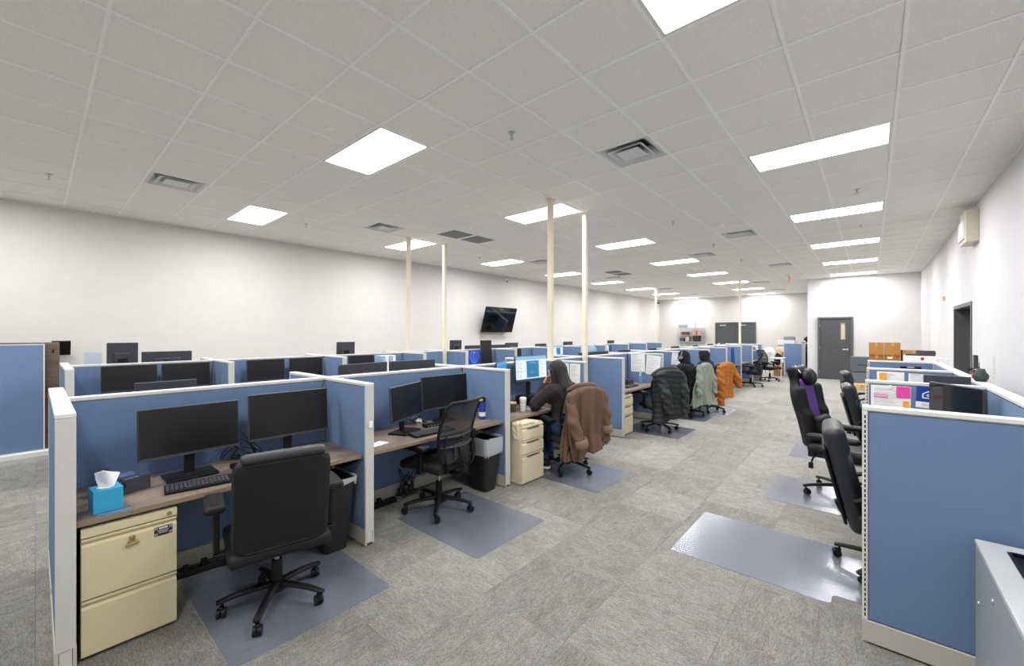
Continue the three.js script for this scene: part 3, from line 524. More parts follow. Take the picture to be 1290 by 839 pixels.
// ---------------------------------------------------------------- chairs (a sitter faces -z; origin on the floor under the column)
const meshFabric = new THREE.MeshStandardMaterial({ color: 0x2a2c2f, roughness: 0.9, transparent: true, opacity: 0.86, side: THREE.DoubleSide });
const casterG = fixUV(mergeGeometries([cyl(0, 0, 0.015, 0.027, 0.027, 0.018, 14, 0, 0, PI / 2).translate(0.013, 0, 0), cyl(0, 0, 0.015, 0.027, 0.027, 0.018, 14, 0, 0, PI / 2).translate(-0.013, 0, 0), rbox(0, 0.017, 0.01, 0.024, 0.04, 0.04, 0.008), cyl(0, 0.04, 0, 0.007, 0.007, 0.05, 8)].map(fixUV)));
const legG = {};
function starBase(o, r, rot, mat = M.black) {
  legG[r] ??= fixUV(sweep([[0, 0.115, 0.02], [0, 0.112, r * 0.35], [0, 0.1, r * 0.75], [0, 0.082, r + 0.01]], 0.052, 0.036, 10, 0.72));
  for (let k = 0; k < 5; k++) {
    const l = new THREE.Mesh(legG[r], mat); l.name = 'leg'; l.rotation.y = rot + k * PI * 2 / 5; l.castShadow = l.receiveShadow = true; o.add(l);
    const c = new THREE.Mesh(casterG, M.black); c.name = 'caster'; c.position.set(0, 0.0275, r - 0.015); c.rotation.y = (k * 1.7 + rot * 3) % 3; c.castShadow = c.receiveShadow = true; l.add(c);
  }
  part('hub', [cyl(0, 0.105, 0, 0.045, 0.04, 0.06, 16)], mat, o);
}
function gasLift(o, seatY) { part('column', [cyl(0, 0.19, 0, 0.031, 0.028, 0.14, 16)], M.black, o); part('piston', cyl(0, (0.24 + seatY - 0.1) / 2, 0, 0.014, 0.014, seatY - 0.34 + 0.1, 12), M.alu, o); }
function cushion(w, h, d, r, cx, cy, cz, puff = 0.02) {   // a stuffed rounded cushion
  const g = skin((x, y, z) => { const k = 1 - Math.min(1, (x * x) / (w * w / 4)) * 0.5 - Math.min(1, (z * z) / (d * d / 4)) * 0.5; return boxD(x, y - (k - 0.5) * puff, z, [0, 0, 0], [w / 2, h / 2, d / 2], r); }, [-w / 2 - 0.03, -h / 2 - 0.05, -d / 2 - 0.03], [w / 2 + 0.03, h / 2 + 0.05, d / 2 + 0.03], 0.013);
  return place(g, cx, cy, cz);
}
function armrest(o, s, y, seatY, padMat = M.leather, off = 0.29) {
  const a = part('armrest', [rbox(s * (off - 0.01), (seatY - 0.02 + y) / 2, 0.02, 0.03, y - seatY + 0.06, 0.055, 0.008), rbox(s * (off - 0.07), seatY - 0.055, 0.02, 0.15, 0.024, 0.06, 0.008), rbox(s * off, y - 0.02, 0.0, 0.05, 0.016, 0.16, 0.005)], M.black, o);
  part('arm_pad', cushion(0.105, 0.045, 0.27, 0.022, s * off, y + 0.002, -0.01, 0.008), padMat, a);
}
const chairCache = {};
function bareChair(kind, rot, opt = {}) {
  const key = kind + rot.toFixed(2) + JSON.stringify(opt); if (chairCache[key]) return chairCache[key].clone();
  const o = new THREE.Group(), sy = opt.seat ?? 0.47;
  starBase(o, opt.r ?? 0.31, rot); gasLift(o, sy);
  part('mechanism', [rbox(0, sy - 0.085, 0.02, 0.2, 0.045, 0.24, 0.012), tube([[0.1, sy - 0.085, 0], [0.2, sy - 0.09, 0], [0.27, sy - 0.095, 0.01]], 0.006, 8, 6)], M.black, o);
  if (kind === 'task') {
    part('seat', cushion(0.52, 0.085, 0.5, 0.035, 0, sy - 0.03, -0.01), M.leather, o);
    const bk = extrude(roundRect(0.485, 0.55, 0.08, 6), 0.085, 0.03); const p = bk.attributes.position;
    for (let i = 0; i < p.count; i++) p.setZ(i, p.getZ(i) + 0.35 * p.getX(i) * p.getX(i) * -1); bk.computeVertexNormals();
    const b = part('backrest', place(bk, 0, 0.69, 0.2, 0.13), M.leather, o);
    part('top_roll', place(cushion(0.42, 0.05, 0.075, 0.024, 0, 0, 0, 0.004), 0, 0.958, 0.284, 0.13), M.leatherBlue, b);
    part('back_bar', sweep([[0, sy - 0.075, 0.06], [0, sy - 0.07, 0.16], [0, sy - 0.0, 0.2]], 0.05, 0.018, 10), M.black, o);
    for (const s of [-1, 1]) armrest(o, s, 0.665, sy, M.leather, 0.31);
  } else if (kind === 'mesh') {
    part('seat', cushion(0.5, 0.075, 0.49, 0.03, 0, sy - 0.025, -0.02), M.fabricBlack, o);
    const Z = (v) => 0.225 + 0.13 * v + 0.05 * Math.sin(v * PI) * -1, W = (v) => 0.2 + 0.035 * Math.sin(v * PI * 0.9), Y = (v) => sy + 0.02 + 0.55 * v;
    const P = (u, v) => { const x = (2 * u - 1) * W(v); return [x, Y(v), Z(v) - 0.9 * (x * x - 0.02) * -1 * -1]; };
    const loop = []; for (let k = 0; k <= 8; k++) loop.push(P(0, k / 8 * 0.95 + 0.02)); for (let k = 1; k < 6; k++) { const q = P(k / 6, 0.985); loop.push(q); } for (let k = 8; k >= 0; k--) loop.push(P(1, k / 8 * 0.95 + 0.02)); for (let k = 5; k > 0; k--) loop.push(P(k / 6, 0.0));
    const b = part('backrest_frame', tube(loop, 0.014, 96, 8, true), M.black, o);
    part('back_mesh', grid(14, 18, (u, v) => P(u, 0.01 + v * 0.96)), meshFabric, b);
    part('lumbar_bar', [tube([P(0, 0.42), [0, Y(0.42), Z(0.42) + 0.035], P(1, 0.42)].map((q) => [q[0], q[1], q[2] + 0.012]), 0.011, 16), tube([P(0, 0.26), [0, Y(0.26), Z(0.26) + 0.05], P(1, 0.26)].map((q) => [q[0], q[1], q[2] + 0.012]), 0.011, 16), rbox(0, Y(0.16), Z(0.16) + 0.03, 0.16, 0.14, 0.012, 0.006)], M.charcoal, b);
    part('back_bar', [sweep([[0, sy - 0.09, 0.06], [0, sy - 0.1, 0.24], [0, sy - 0.03, 0.315], [0, Y(0.28), Z(0.28) + 0.045]], 0.09, 0.024, 12), sweep([[0.19, Y(0.45), Z(0.45) + 0.02], [0.2, Y(0.25), Z(0.25) + 0.02], [0.17, sy - 0.04, 0.24], [0.06, sy - 0.09, 0.1]], 0.045, 0.02, 12), sweep([[-0.19, Y(0.45), Z(0.45) + 0.02], [-0.2, Y(0.25), Z(0.25) + 0.02], [-0.17, sy - 0.04, 0.24], [-0.06, sy - 0.09, 0.1]], 0.045, 0.02, 12)], M.black, o);
    if (opt.tag) part('tag', place(box(0, 0, 0, 0.05, 0.016, 0.002), 0.17, Y(0.95), Z(0.95) + 0.016), std(0xa6c93a, 0.7), b);
    for (const s of [-1, 1]) armrest(o, s, 0.63, sy, M.black, 0.285);
  } else if (kind === 'exec') {
    part('seat', cushion(0.54, 0.12, 0.52, 0.05, 0, sy - 0.02, -0.02, 0.03), M.leatherBlue, o);
    const bf = (x, y, z) => { const t = (y + 0.34) / 0.68; let d = boxD(x, y, z + 0.1 * x * x, [0, 0, 0], [0.265 - 0.02 * t, 0.34, 0.05], 0.045); d = smin(d, boxD(x, y, z, [0, 0.24, -0.03], [0.22, 0.095, 0.05], 0.05), 0.03); return smin(d, boxD(x, y, z, [0, -0.05, -0.03], [0.2, 0.17, 0.045], 0.04), 0.02); };
    part('backrest', place(skin(bf, [-0.32, -0.4, -0.15], [0.32, 0.42, 0.12], 0.013), 0, sy + 0.21, 0.28, 0.24), M.leatherBlue, o);
    part('back_shell', place(rbox(0, 0, 0, 0.44, 0.5, 0.02, 0.01), 0, sy + 0.16, 0.33, 0.24), M.black, o);
    part('back_bar', sweep([[0, sy - 0.09, 0.06], [0, sy - 0.1, 0.26], [0, sy, 0.32]], 0.08, 0.024, 10), M.black, o);
    for (const s of [-1, 1]) { const a = part('armrest', [sweep([[s * 0.27, sy - 0.05, -0.16], [s * 0.32, sy + 0.08, -0.17], [s * 0.31, sy + 0.15, -0.08], [s * 0.3, sy + 0.15, 0.12], [s * 0.29, sy + 0.1, 0.24]], 0.05, 0.03, 18)], M.black, o); part('arm_pad', cushion(0.075, 0.035, 0.27, 0.016, s * 0.305, sy + 0.165, 0.0, 0.006), M.leatherBlue, a); }
  } else if (kind === 'gaming') {
    part('seat', [skin((x, y, z) => { let d = boxD(x, y, z, [0, 0, 0], [0.25, 0.055, 0.25], 0.04); for (const s of [-1, 1]) d = smin(d, capD(x, y, z, [s * 0.235, 0.02, -0.22], [s * 0.245, 0.035, 0.2], 0.05, 0.055), 0.03); return d; }, [-0.34, -0.12, -0.3], [0.34, 0.14, 0.3], 0.014).translate(0, sy - 0.02, -0.02)], M.leather, o);
    const tilt = 0.2, back = new THREE.Group(); back.name = 'backrest'; back.position.set(0, sy + 0.02, 0.22); back.rotation.x = tilt; o.add(back);
    part('back_shell', skin((x, y, z) => { let d = boxD(x, y, z, [0, 0.4, 0.03], [0.205 + 0.05 * Math.exp(-Math.pow((y - 0.47) / 0.16, 2)) - 0.03 * Math.exp(-Math.pow((y - 0.66) / 0.07, 2)), 0.41, 0.045], 0.045); for (const s of [-1, 1]) { d = smin(d, capD(x, y, z, [s * 0.2, 0.03, -0.01], [s * 0.22, 0.3, -0.045], 0.045, 0.055), 0.05); d = smin(d, capD(x, y, z, [s * 0.22, 0.36, -0.03], [s * 0.235, 0.56, -0.04], 0.05, 0.045), 0.05); } return d; }, [-0.36, -0.06, -0.16], [0.36, 0.88, 0.14], 0.014), M.leather, back);
    part('purple_inset', skin((x, y, z) => boxD(x, y, z, [0, 0.42, -0.012], [0.15, 0.25, 0.03], 0.025), [-0.2, 0.12, -0.08], [0.2, 0.7, 0.06], 0.014), M.purple, back);
    part('head_pillow', skin((x, y, z) => ellD(x, y, z, [0, 0.68, -0.06], [0.15, 0.088, 0.06]) + 0.004 * Math.sin(x * 60), [-0.2, 0.56, -0.16], [0.2, 0.8, 0.04], 0.012), M.leather, back);
    part('pillow_strap', [box(0.1, 0.77, -0.01, 0.03, 0.09, 0.006, 0.4), box(-0.1, 0.77, -0.01, 0.03, 0.09, 0.006, 0.4)], M.greyLight, back);
    part('lumbar_pillow', skin((x, y, z) => boxD(x, y, z, [0, 0.19, -0.08], [0.17, 0.095, 0.055], 0.05), [-0.22, 0.05, -0.18], [0.22, 0.34, 0.02], 0.012), M.leather, back);
    for (const s of [-1, 1]) { const a = part('armrest', [sweep([[s * 0.27, sy - 0.05, -0.06], [s * 0.34, sy - 0.04, -0.06], [s * 0.345, sy + 0.1, -0.05], [s * 0.345, sy + 0.14, -0.04]], 0.05, 0.03, 12)], M.black, o); part('arm_pad', skin((x, y, z) => capD(x, y, z, [0, 0, 0.16], [0, 0.012, -0.17], 0.05, 0.042) + Math.max(0, Math.abs(y) - 0.018) * 0.9, [-0.08, -0.07, -0.26], [0.08, 0.07, 0.26], 0.012).translate(s * 0.345, sy + 0.155, 0), M.leather, a); part('pad_trim', sweep([[s * 0.345, sy + 0.172, 0.12], [s * 0.345, sy + 0.175, -0.14]], 0.03, 0.006, 6), M.purple, a); }
    part('recline_lever', [tube([[0.28, sy - 0.04, 0.15], [0.34, sy - 0.06, 0.16], [0.345, sy - 0.1, 0.17]], 0.009, 10, 6), rbox(0.345, sy - 0.13, 0.175, 0.02, 0.06, 0.04, 0.008), rbox(0.27, sy - 0.02, 0.19, 0.04, 0.09, 0.06, 0.012), rbox(-0.27, sy - 0.02, 0.19, 0.04, 0.09, 0.06, 0.012)], M.black, o);
  }
  chairCache[key] = o; return o.clone();
}
function chair(kind, x, d, turn, rot, label, group, opt) { const o = bareChair(kind, rot, opt); o.name = numbered('office_chair'); o.position.set(x, 0, -d); o.rotation.y = turn; o.userData = { label, category: 'chair' }; if (group) o.userData.group = group; scene.add(o); return o; }
const MATY = 0.0035;
function onMat(c) { c.position.y = MATY; return c; }
onMat(chair('task', -2.72, 0.96, LEFT - 0.2, 0.79, 'black padded leather task chair at the desk with tissue box', null, { seat: 0.44, r: 0.29 }));
onMat(chair('mesh', -3.02, 2.45, LEFT + 0.16, 0.31, 'black mesh-back task chair with a green tag at the empty desk', null, { tag: 1 }));
onMat(chair('mesh', -2.74, 4.16, LEFT - 0.38, 0.35, 'black office chair under the brown coat', null, { seat: 0.43 }));
onMat(chair('mesh', -2.7, 6.9, LEFT - 0.75, 0.1, 'black office chair under the black puffer coat', null, { seat: 0.43 }));
onMat(chair('mesh', -2.74, 8.42, LEFT - 0.3, 0.55, 'black office chair under the sage green jacket', null, { seat: 0.43 }));
onMat(chair('mesh', -2.56, 9.2, LEFT - 0.3, 0.2, 'black office chair under the orange jacket', null, { seat: 0.43 }));
chair('mesh', -2.78, 14.35, LEFT + 0.1, 0.1, 'black mesh-back chair standing empty past the orange jacket');
chair('mesh', -2.6, 16.4, RIGHT - 0.35, 0.7, 'black mesh-back chair turned away at the end of the aisle row');
onMat(chair('exec', 0.13, 3.75, RIGHT + 0.08, 0.9, 'black leather executive chair beside the large blue partition', null, { r: 0.33, seat: 0.44 }));
onMat(chair('gaming', -0.2, 5.25, RIGHT - 0.2, 0.63, 'black and purple high-back gaming chair with head pillow', null, { r: 0.34, seat: 0.47 }));
onMat(chair('exec', 0.1, 6.95, RIGHT + 0.1, 0.5, 'black leather chair past the gaming chair, by the third bay', null, { seat: 0.42 }));
chair('exec', 0.02, 8.75, RIGHT + 0.15, 0.2, 'black leather chair standing beyond the last blue partition', null, { seat: 0.46 });
// ---------------------------------------------------------------- chair mats
{
  const clear = phy(0xd3d6e0, 0.25, { transmission: 0.85, thickness: 0, ior: 1.45, clearcoat: 0.3, clearcoatRoughness: 0.15 });
  const ridge = texture(256, 0.3, (u, v) => { const l = 128 + 60 * Math.sin(u * PI * 2 * 10) + (nA(u * 256, v * 256) - 0.5) * 30; return [l, l, l]; }, true);
  const clear2 = phy(0xcbced9, 0.2, { transmission: 0.76, thickness: 0, ior: 1.5, clearcoat: 0.6, clearcoatRoughness: 0.12, bumpMap: ridge, bumpScale: 0.0006 });
  const outline = (w, l, lip) => lip ? [[-w / 2, -l / 2], [w / 2, -l / 2], [w / 2, l / 2 - 0.66], [w / 2 - 0.02, l / 2 - 0.63], [w / 2 - 0.1, l / 2 - 0.63], [w / 2 - 0.12, l / 2 - 0.61], [w / 2 - 0.12, l / 2], [-w / 2 + 0.12, l / 2], [-w / 2 + 0.12, l / 2 - 0.61], [-w / 2 + 0.1, l / 2 - 0.63], [-w / 2 + 0.02, l / 2 - 0.63], [-w / 2, l / 2 - 0.66]] : roundRect(w, l, 0.03, 3);
  const mat = (x0, x1, d0, d1, label, lip, m = clear) => single('chair_mat', label, 'floor mat', extrude(outline(d1 - d0, x1 - x0, lip), 0.003, 0.0006).rotateX(-PI / 2), m, (x0 + x1) / 2, 0.0002, (d0 + d1) / 2, PI / 2 * (lip ? -1 : 1));
  mat(-3.42, -2.33, 0.62, 1.5, 'clear plastic chair mat under the leather task chair');
  mat(-3.15, -2.14, 2.08, 2.9, 'clear plastic chair mat under the green-tagged mesh chair');
  mat(-3.1, -2.1, 3.74, 4.56, 'clear plastic chair mat under the brown coat chair');
  mat(-3.2, -2.23, 6.45, 7.32, 'clear plastic chair mat under the puffer coat chair');
  mat(-3.2, -2.3, 8.02, 8.88, 'clear plastic chair mat under the sage jacket chair');
  mat(-3.1, -2.15, 8.95, 9.8, 'clear plastic chair mat under the orange jacket chair');
  mat(-1.14, 0.45, 3.13, 4.0, 'shiny ridged clear chair mat with a notched lip on open carpet', true, clear2);
  mat(-0.81, 0.4, 4.71, 5.6, 'shiny clear chair mat under the gaming chair', false, clear2);
  mat(-0.83, 0.4, 6.56, 7.39, 'shiny clear chair mat beyond the gaming chair', false, clear2);
}
// ---------------------------------------------------------------- coats hung over chair backs (chair frame: the back stands at z 0.25 to 0.36)
function coat(o, c) {
  const { top, hem, w0, w1, dep, mat, folds = 9, amp = 0.016, quilt = 0, seed = 1, skew = 0, sleeves = [], cuff, frontTo = 0.3 } = c;
  const zc = (y) => 0.29 + 0.2 * (y - 0.6) + 0.02;
  const solid = (x, y, z) => {
    const t = Math.max(0, Math.min(1.15, (top - y) / (top - hem)));
    const xs = x - skew * t * 0.08, zz = z - zc(Math.max(y, 0.5)) - 0.02 * t;
    const hw = w0 + (w1 - w0) * Math.sqrt(t), hd = dep * (0.55 + 0.6 * t);
    const a = Math.atan2(zz / hd, xs / hw);
    const f = amp * (0.25 + t) * (Math.sin(a * folds + seed + y * 3) * 0.6 + Math.sin(a * (folds * 0.53) + seed * 2.3 - y * 5) * 0.6 + Math.sin(x * 31 + seed) * 0.25);
    const q = quilt ? quilt * Math.abs(Math.sin(y * 38 + Math.sin(a * 2) * 0.7)) : 0;
    const shoulder = top - 0.9 * xs * xs * (1.2 - 0.5 * t) - y;             // sloping shoulders
    const e = Math.pow(Math.pow(Math.abs(xs) / hw, 2.6) + Math.pow(Math.abs(zz) / hd, 2.6), 1 / 2.6);
    return -smin(-(e - 1) * Math.min(hw, hd) * 0.9 + f + q, shoulder, 0.06);
  };
  const hemY = (x, z) => hem + 0.025 * Math.sin(x * 14 + seed) + 0.012 * Math.sin(x * 33 + z * 20) + (c.slope ?? 0.2) * x;
  const shell = (x, y, z) => {
    let d = Math.abs(solid(x, y, z)) - 0.0085;
    d = Math.max(d, hemY(x, z) - y);
    const front = zc(y) - 0.03 - z;                                        // the side toward the sitter hangs only a little way down
    if (front > -0.02) d = Math.max(d, Math.min(top - frontTo - y, front));
    return d;
  };
  part('body', skin(shell, [-w1 - 0.12, hem - 0.06, 0.1], [w1 + 0.12, top + 0.05, 0.62], 0.0088), mat, o);
  sleeves.forEach((s, n) => {
    const sl = (x, y, z) => { let d = 9; for (let i = 0; i < s.length - 1; i++) d = smin(d, capD(x, y, z, s[i], s[i + 1], s[i][3], s[i + 1][3]), 0.03); return d - 0.006 * Math.sin(y * 46 + x * 30 + z * 22) - (quilt ? quilt * Math.abs(Math.sin(y * 38)) : 0) + Math.max(0, s[s.length - 1][1] - y) * 3; };
    const lo = [0, 1, 2].map((k) => Math.min(...s.map((q) => q[k] - q[3])) - 0.03), hi = [0, 1, 2].map((k) => Math.max(...s.map((q) => q[k] + q[3])) + 0.03);
    const m = part('sleeve', skin(sl, lo, hi, 0.0105), mat, o);
    const e = s[s.length - 1];
    if (cuff) part('cuff', place(lathe([[e[3] * 0.8, -0.045], [e[3] + 0.012, -0.045], [e[3] + 0.016, 0], [e[3] + 0.012, 0.045], [e[3] * 0.8, 0.045]], 18), e[0], e[1] + 0.045, e[2], 0, 0, c.cuffTilt ?? 0), cuff, m);
  });
  if (c.collar) part('collar', tube(c.collar.map((q) => q), c.collarR ?? 0.028, 20, 8), c.collarMat ?? mat, o);
}
function coatThing(name, label, x, d, turn, c) { const o = thing(name, label, 'coat', x, MATY, d, turn); coat(o, c); return o; }
const clothBump = texture(256, 0.08, (u, v) => { const l = (nA(u * 200, v * 200) * 0.6 + nB(u * 50, v * 50) * 0.4) * 255; return [l, l, l]; }, true);
const wool = std(0x6c5444, 0.95, { bumpMap: clothBump, bumpScale: 0.002 }), woolLight = std(0x8a715d, 0.95, { bumpMap: clothBump, bumpScale: 0.002 });
coatThing('coat', 'brown wool coat hung over the seated woman\'s chair back', -2.74, 4.16, LEFT - 0.38, { slope: 0.42, top: 1.035, hem: 0.27, w0: 0.215, w1: 0.255, dep: 0.105, mat: wool, folds: 14, amp: 0.021, seed: 2.1, skew: 0.9, cuff: woolLight, cuffTilt: 0.25, sleeves: [[[-0.2, 0.92, 0.36, 0.055], [-0.22, 0.66, 0.44, 0.06], [-0.15, 0.4, 0.49, 0.055]], [[0.21, 0.92, 0.38, 0.055], [0.26, 0.7, 0.4, 0.055], [0.27, 0.5, 0.4, 0.05]]], collar: [[-0.18, 0.98, 0.28], [-0.12, 1.035, 0.34], [0, 1.05, 0.385], [0.12, 1.035, 0.35], [0.18, 0.98, 0.29]] });
const puff = std(0x1a1e21, 0.6, { bumpMap: clothBump, bumpScale: 0.001 }), sage = std(0x8d9389, 0.9, { bumpMap: clothBump, bumpScale: 0.0015 }), rust = std(0xa9621a, 0.75, { bumpMap: clothBump, bumpScale: 0.0015 });
coatThing('puffer_coat', 'long black puffer coat draped over an office chair', -2.7, 6.9, LEFT - 0.75, { top: 1.05, hem: 0.24, w0: 0.2, w1: 0.25, dep: 0.135, mat: puff, folds: 5, amp: 0.016, quilt: 0.0055, seed: 0.6, skew: 0.3, sleeves: [[[-0.15, 0.92, 0.38, 0.075], [-0.12, 0.66, 0.47, 0.08], [-0.07, 0.36, 0.5, 0.065]], [[0.18, 0.92, 0.38, 0.075], [0.21, 0.68, 0.42, 0.075], [0.22, 0.36, 0.44, 0.065]]], collar: [[-0.22, 0.93, 0.24], [-0.14, 1.02, 0.33], [0, 1.06, 0.38], [0.12, 1.03, 0.35], [0.18, 0.96, 0.27]], collarR: 0.045 });
coatThing('jacket', 'sage green jacket hung from the hooded person\'s chair', -2.74, 8.42, LEFT - 0.3, { top: 1.06, hem: 0.27, w0: 0.1, w1: 0.24, dep: 0.11, mat: sage, folds: 9, amp: 0.02, seed: 3.3, skew: 0.5, sleeves: [[[-0.15, 0.98, 0.36, 0.05], [-0.19, 0.72, 0.41, 0.06], [-0.21, 0.46, 0.42, 0.05]], [[0.16, 0.98, 0.38, 0.05], [0.2, 0.74, 0.43, 0.055], [0.22, 0.48, 0.45, 0.045]]] });
coatThing('jacket', 'bright orange padded jacket hung over an office chair', -2.56, 9.2, LEFT - 0.3, { slope: 0.1, top: 1.04, hem: 0.36, w0: 0.17, w1: 0.25, dep: 0.13, mat: rust, folds: 6, amp: 0.018, quilt: 0.004, seed: 5.1, skew: -0.3, sleeves: [[[-0.17, 0.92, 0.36, 0.07], [-0.24, 0.64, 0.42, 0.075], [-0.25, 0.2, 0.43, 0.06]], [[0.18, 0.92, 0.38, 0.07], [0.27, 0.72, 0.44, 0.075], [0.33, 0.52, 0.46, 0.06]]] });
// ---------------------------------------------------------------- people, seated, facing -z
function handGeom(curl, side) {                      // wrist at the origin, fingers toward -z, palm down; side 1 = right hand
  const F = [[-0.03, 0.068, 0.0085], [-0.01, 0.078, 0.009], [0.011, 0.072, 0.0085], [0.03, 0.056, 0.0075]];
  const f = (x, y, z) => {
    x *= -side;
    let d = boxD(x, y, z, [0, 0, -0.05], [0.04, 0.014, 0.045], 0.013);
    d = smin(d, capD(x, y, z, [0, 0, 0.02], [0, 0, -0.02], 0.026, 0.024), 0.02);
    for (const [fx, L, r] of F) { const k = [fx * 1.02, 0, -0.088], a = curl * 0.5, b = curl * 1.4, m = [fx * 1.08, -Math.sin(a) * L * 0.5, -0.088 - Math.cos(a) * L * 0.5], e = [fx * 1.1, m[1] - Math.sin(b) * L * 0.5, m[2] - Math.cos(b) * L * 0.5]; const q = Math.min(capD(x, y, z, k, m, r, r * 0.94), capD(x, y, z, m, e, r * 0.94, r * 0.8)); d = smin(d, q, 0.008); }
    const t = Math.min(capD(x, y, z, [-0.03, -0.004, -0.025], [-0.058, -0.012, -0.055], 0.012, 0.01), capD(x, y, z, [-0.058, -0.012, -0.055], [-0.06, -0.02, -0.085], 0.01, 0.008));
    return smin(d, t, 0.01);
  };
  return skin(f, [-0.09, -0.09, -0.19], [0.09, 0.05, 0.05], 0.004);
}
function aim(g, from, dir, up) { const z = V(...dir).normalize().negate(), x = V(...up).cross(z).normalize(), y = z.clone().cross(x); g.applyMatrix4(new THREE.Matrix4().makeBasis(x, y, z).setPosition(V(...from))); return g; }
function headGeom() {                                // centre of the skull at the origin, face toward -z
  const f = (x, y, z) => {
    let d = ellD(x, y, z, [0, 0.02, 0.012], [0.074, 0.092, 0.094]);
    d = smin(d, ellD(x, y, z, [0, -0.05, -0.028], [0.055, 0.062, 0.062]), 0.05);
    d = smin(d, capD(x, y, z, [0, 0.012, -0.082], [0, -0.028, -0.103], 0.008, 0.013), 0.018);
    d = smin(d, capD(x, y, z, [-0.018, -0.062, -0.084], [0.018, -0.062, -0.084], 0.008, 0.008), 0.012);
    for (const s of [-1, 1]) { d = -smin(-d, ellD(x, y, z, [s * 0.03, 0.005, -0.094], [0.018, 0.012, 0.014]), 0.014); d = smin(d, ellD(x, y, z, [s * 0.078, -0.008, 0.012], [0.012, 0.03, 0.02]), 0.008); }
    return d;
  };
  return skin(f, [-0.11, -0.14, -0.14], [0.11, 0.13, 0.13], 0.0065);
}
function person(label, x, d, turn, c) {
  const o = thing('person', label, 'person', x, 0, d, turn);
  const J = c.joints, limb = (list) => (px, py, pz) => { let q = 9; for (const [a, b, r0, r1, k] of list) q = smin(q, capD(px, py, pz, a, b, r0, r1), k ?? 0.05); return q; };
  const bounds = (list, pad) => { const lo = [9, 9, 9], hi = [-9, -9, -9]; for (const [a, b, r0, r1] of list) for (const [p, r] of [[a, r0], [b, r1]]) for (let k = 0; k < 3; k++) { lo[k] = Math.min(lo[k], p[k] - r - pad); hi[k] = Math.max(hi[k], p[k] + r + pad); } return [lo, hi]; };
  const torso = [[J.hip, J.waist, 0.11, 0.1, 0.1], [J.waist, J.chest, 0.1, 0.11, 0.1], [[J.sL[0] * 0.75, J.sL[1] - 0.01, J.sL[2]], [J.sR[0] * 0.75, J.sR[1] - 0.01, J.sR[2]], 0.065, 0.065, 0.08], [J.chest, J.neck, 0.07, 0.052, 0.06], [J.neck, J.head, 0.05, 0.048, 0.02], [[J.hip[0] - 0.08, J.hip[1], J.hip[2]], [J.hip[0] + 0.08, J.hip[1], J.hip[2]], 0.09, 0.09, 0.06]];
  const arms = [], legs = [];
  for (const s of ['L', 'R']) { arms.push([J['s' + s], J['e' + s], 0.048, 0.038, 0.05], [J['e' + s], J['w' + s], 0.038, 0.026, 0.03]); legs.push([J['h' + s], J['k' + s], 0.078, 0.056, 0.06], [J['k' + s], J['a' + s], 0.054, 0.038, 0.04]); }
  const all = [...torso, ...arms, ...legs], [lo, hi] = bounds(all, 0.03);
  const hands = ['L', 'R'].map((s) => aim(handGeom(c.curl ?? 0.5, s === 'R' ? 1 : -1), J['w' + s], c['dir' + s], c['up' + s] ?? [0, 1, 0]));
  const head = place(headGeom(), 0, 0, 0, c.nod ?? 0, c.look ?? 0).translate(...J.head);
  const body = part('body', [skin(limb(all), lo, hi, 0.018), head, ...hands], c.skin, o);
  // clothes
  const cl = (name, list, grow, wr, mat, cut, cell = 0.014) => { const l2 = list.map(([a, b, r0, r1, k]) => [a, b, r0 + grow, r1 + grow, (k ?? 0.05) + 0.02]), [l, h] = bounds(l2, 0.04), f = limb(l2); part(name, skin((px, py, pz) => { let q = f(px, py, pz) - wr * (Math.sin(py * 55 + px * 21) * Math.sin(pz * 47 + px * 13)); return cut ? Math.max(q, cut(px, py, pz)) : q; }, l, h, cell), mat, o); };
  cl(c.topName, [...torso.slice(0, 4), torso[5], ...arms], c.bulk ?? 0.024, 0.004, c.top, (px, py, pz) => py - J.neck[1] - 0.012);
  cl('trousers', [...legs, torso[5]], 0.02, 0.003, c.pants, (px, py, pz) => Math.max(0.085 - py, py - J.hip[1] - 0.06));
  for (const s of ['L', 'R']) {
    const a = J['a' + s], sh = (px, py, pz) => { let q = smin(ellD(px, py, pz, [a[0], a[1] - 0.03, a[2] - 0.05], [0.047, 0.045, 0.125]), capD(px, py, pz, [a[0], a[1] - 0.01, a[2]], [a[0], a[1] + 0.03, a[2] + 0.01], 0.045, 0.047), 0.03); return Math.max(q, a[1] - 0.055 - py); };
    const m = part('shoe', skin(sh, [a[0] - 0.09, a[1] - 0.08, a[2] - 0.2], [a[0] + 0.09, a[1] + 0.1, a[2] + 0.1], 0.009), c.shoe, o);
    part('sole', extrude(roundRect(0.092, 0.25, 0.044, 6), 0.026, 0.004).rotateX(-PI / 2).translate(a[0], a[1] - 0.068, a[2] - 0.048), c.sole, m);
  }
  if (c.hair) part(c.hairName ?? 'hair', c.hair(J.head), c.hairMat, o);
  return o;
}
const skinTone = std(0xc08f74, 0.6), denim = std(0x2f4a70, 0.9, { map: weave, bumpMap: clothBump, bumpScale: 0.001 });
const darkTop = std(0x2a2224, 0.85, { bumpMap: clothBump, bumpScale: 0.0015 }), hoodie = std(0x16191e, 0.95, { bumpMap: clothBump, bumpScale: 0.0015 }), navyTop = std(0x1a212c, 0.95, { bumpMap: clothBump, bumpScale: 0.0015 }), blackPants = std(0x15161a, 0.95);
const strand = texture(256, 0.05, (u, v) => { const l = nA(u * 250, v * 12) * 255; return [l, l, l]; }, true);
const darkHair = std(0x16100e, 0.55, { bumpMap: strand, bumpScale: 0.0012 });
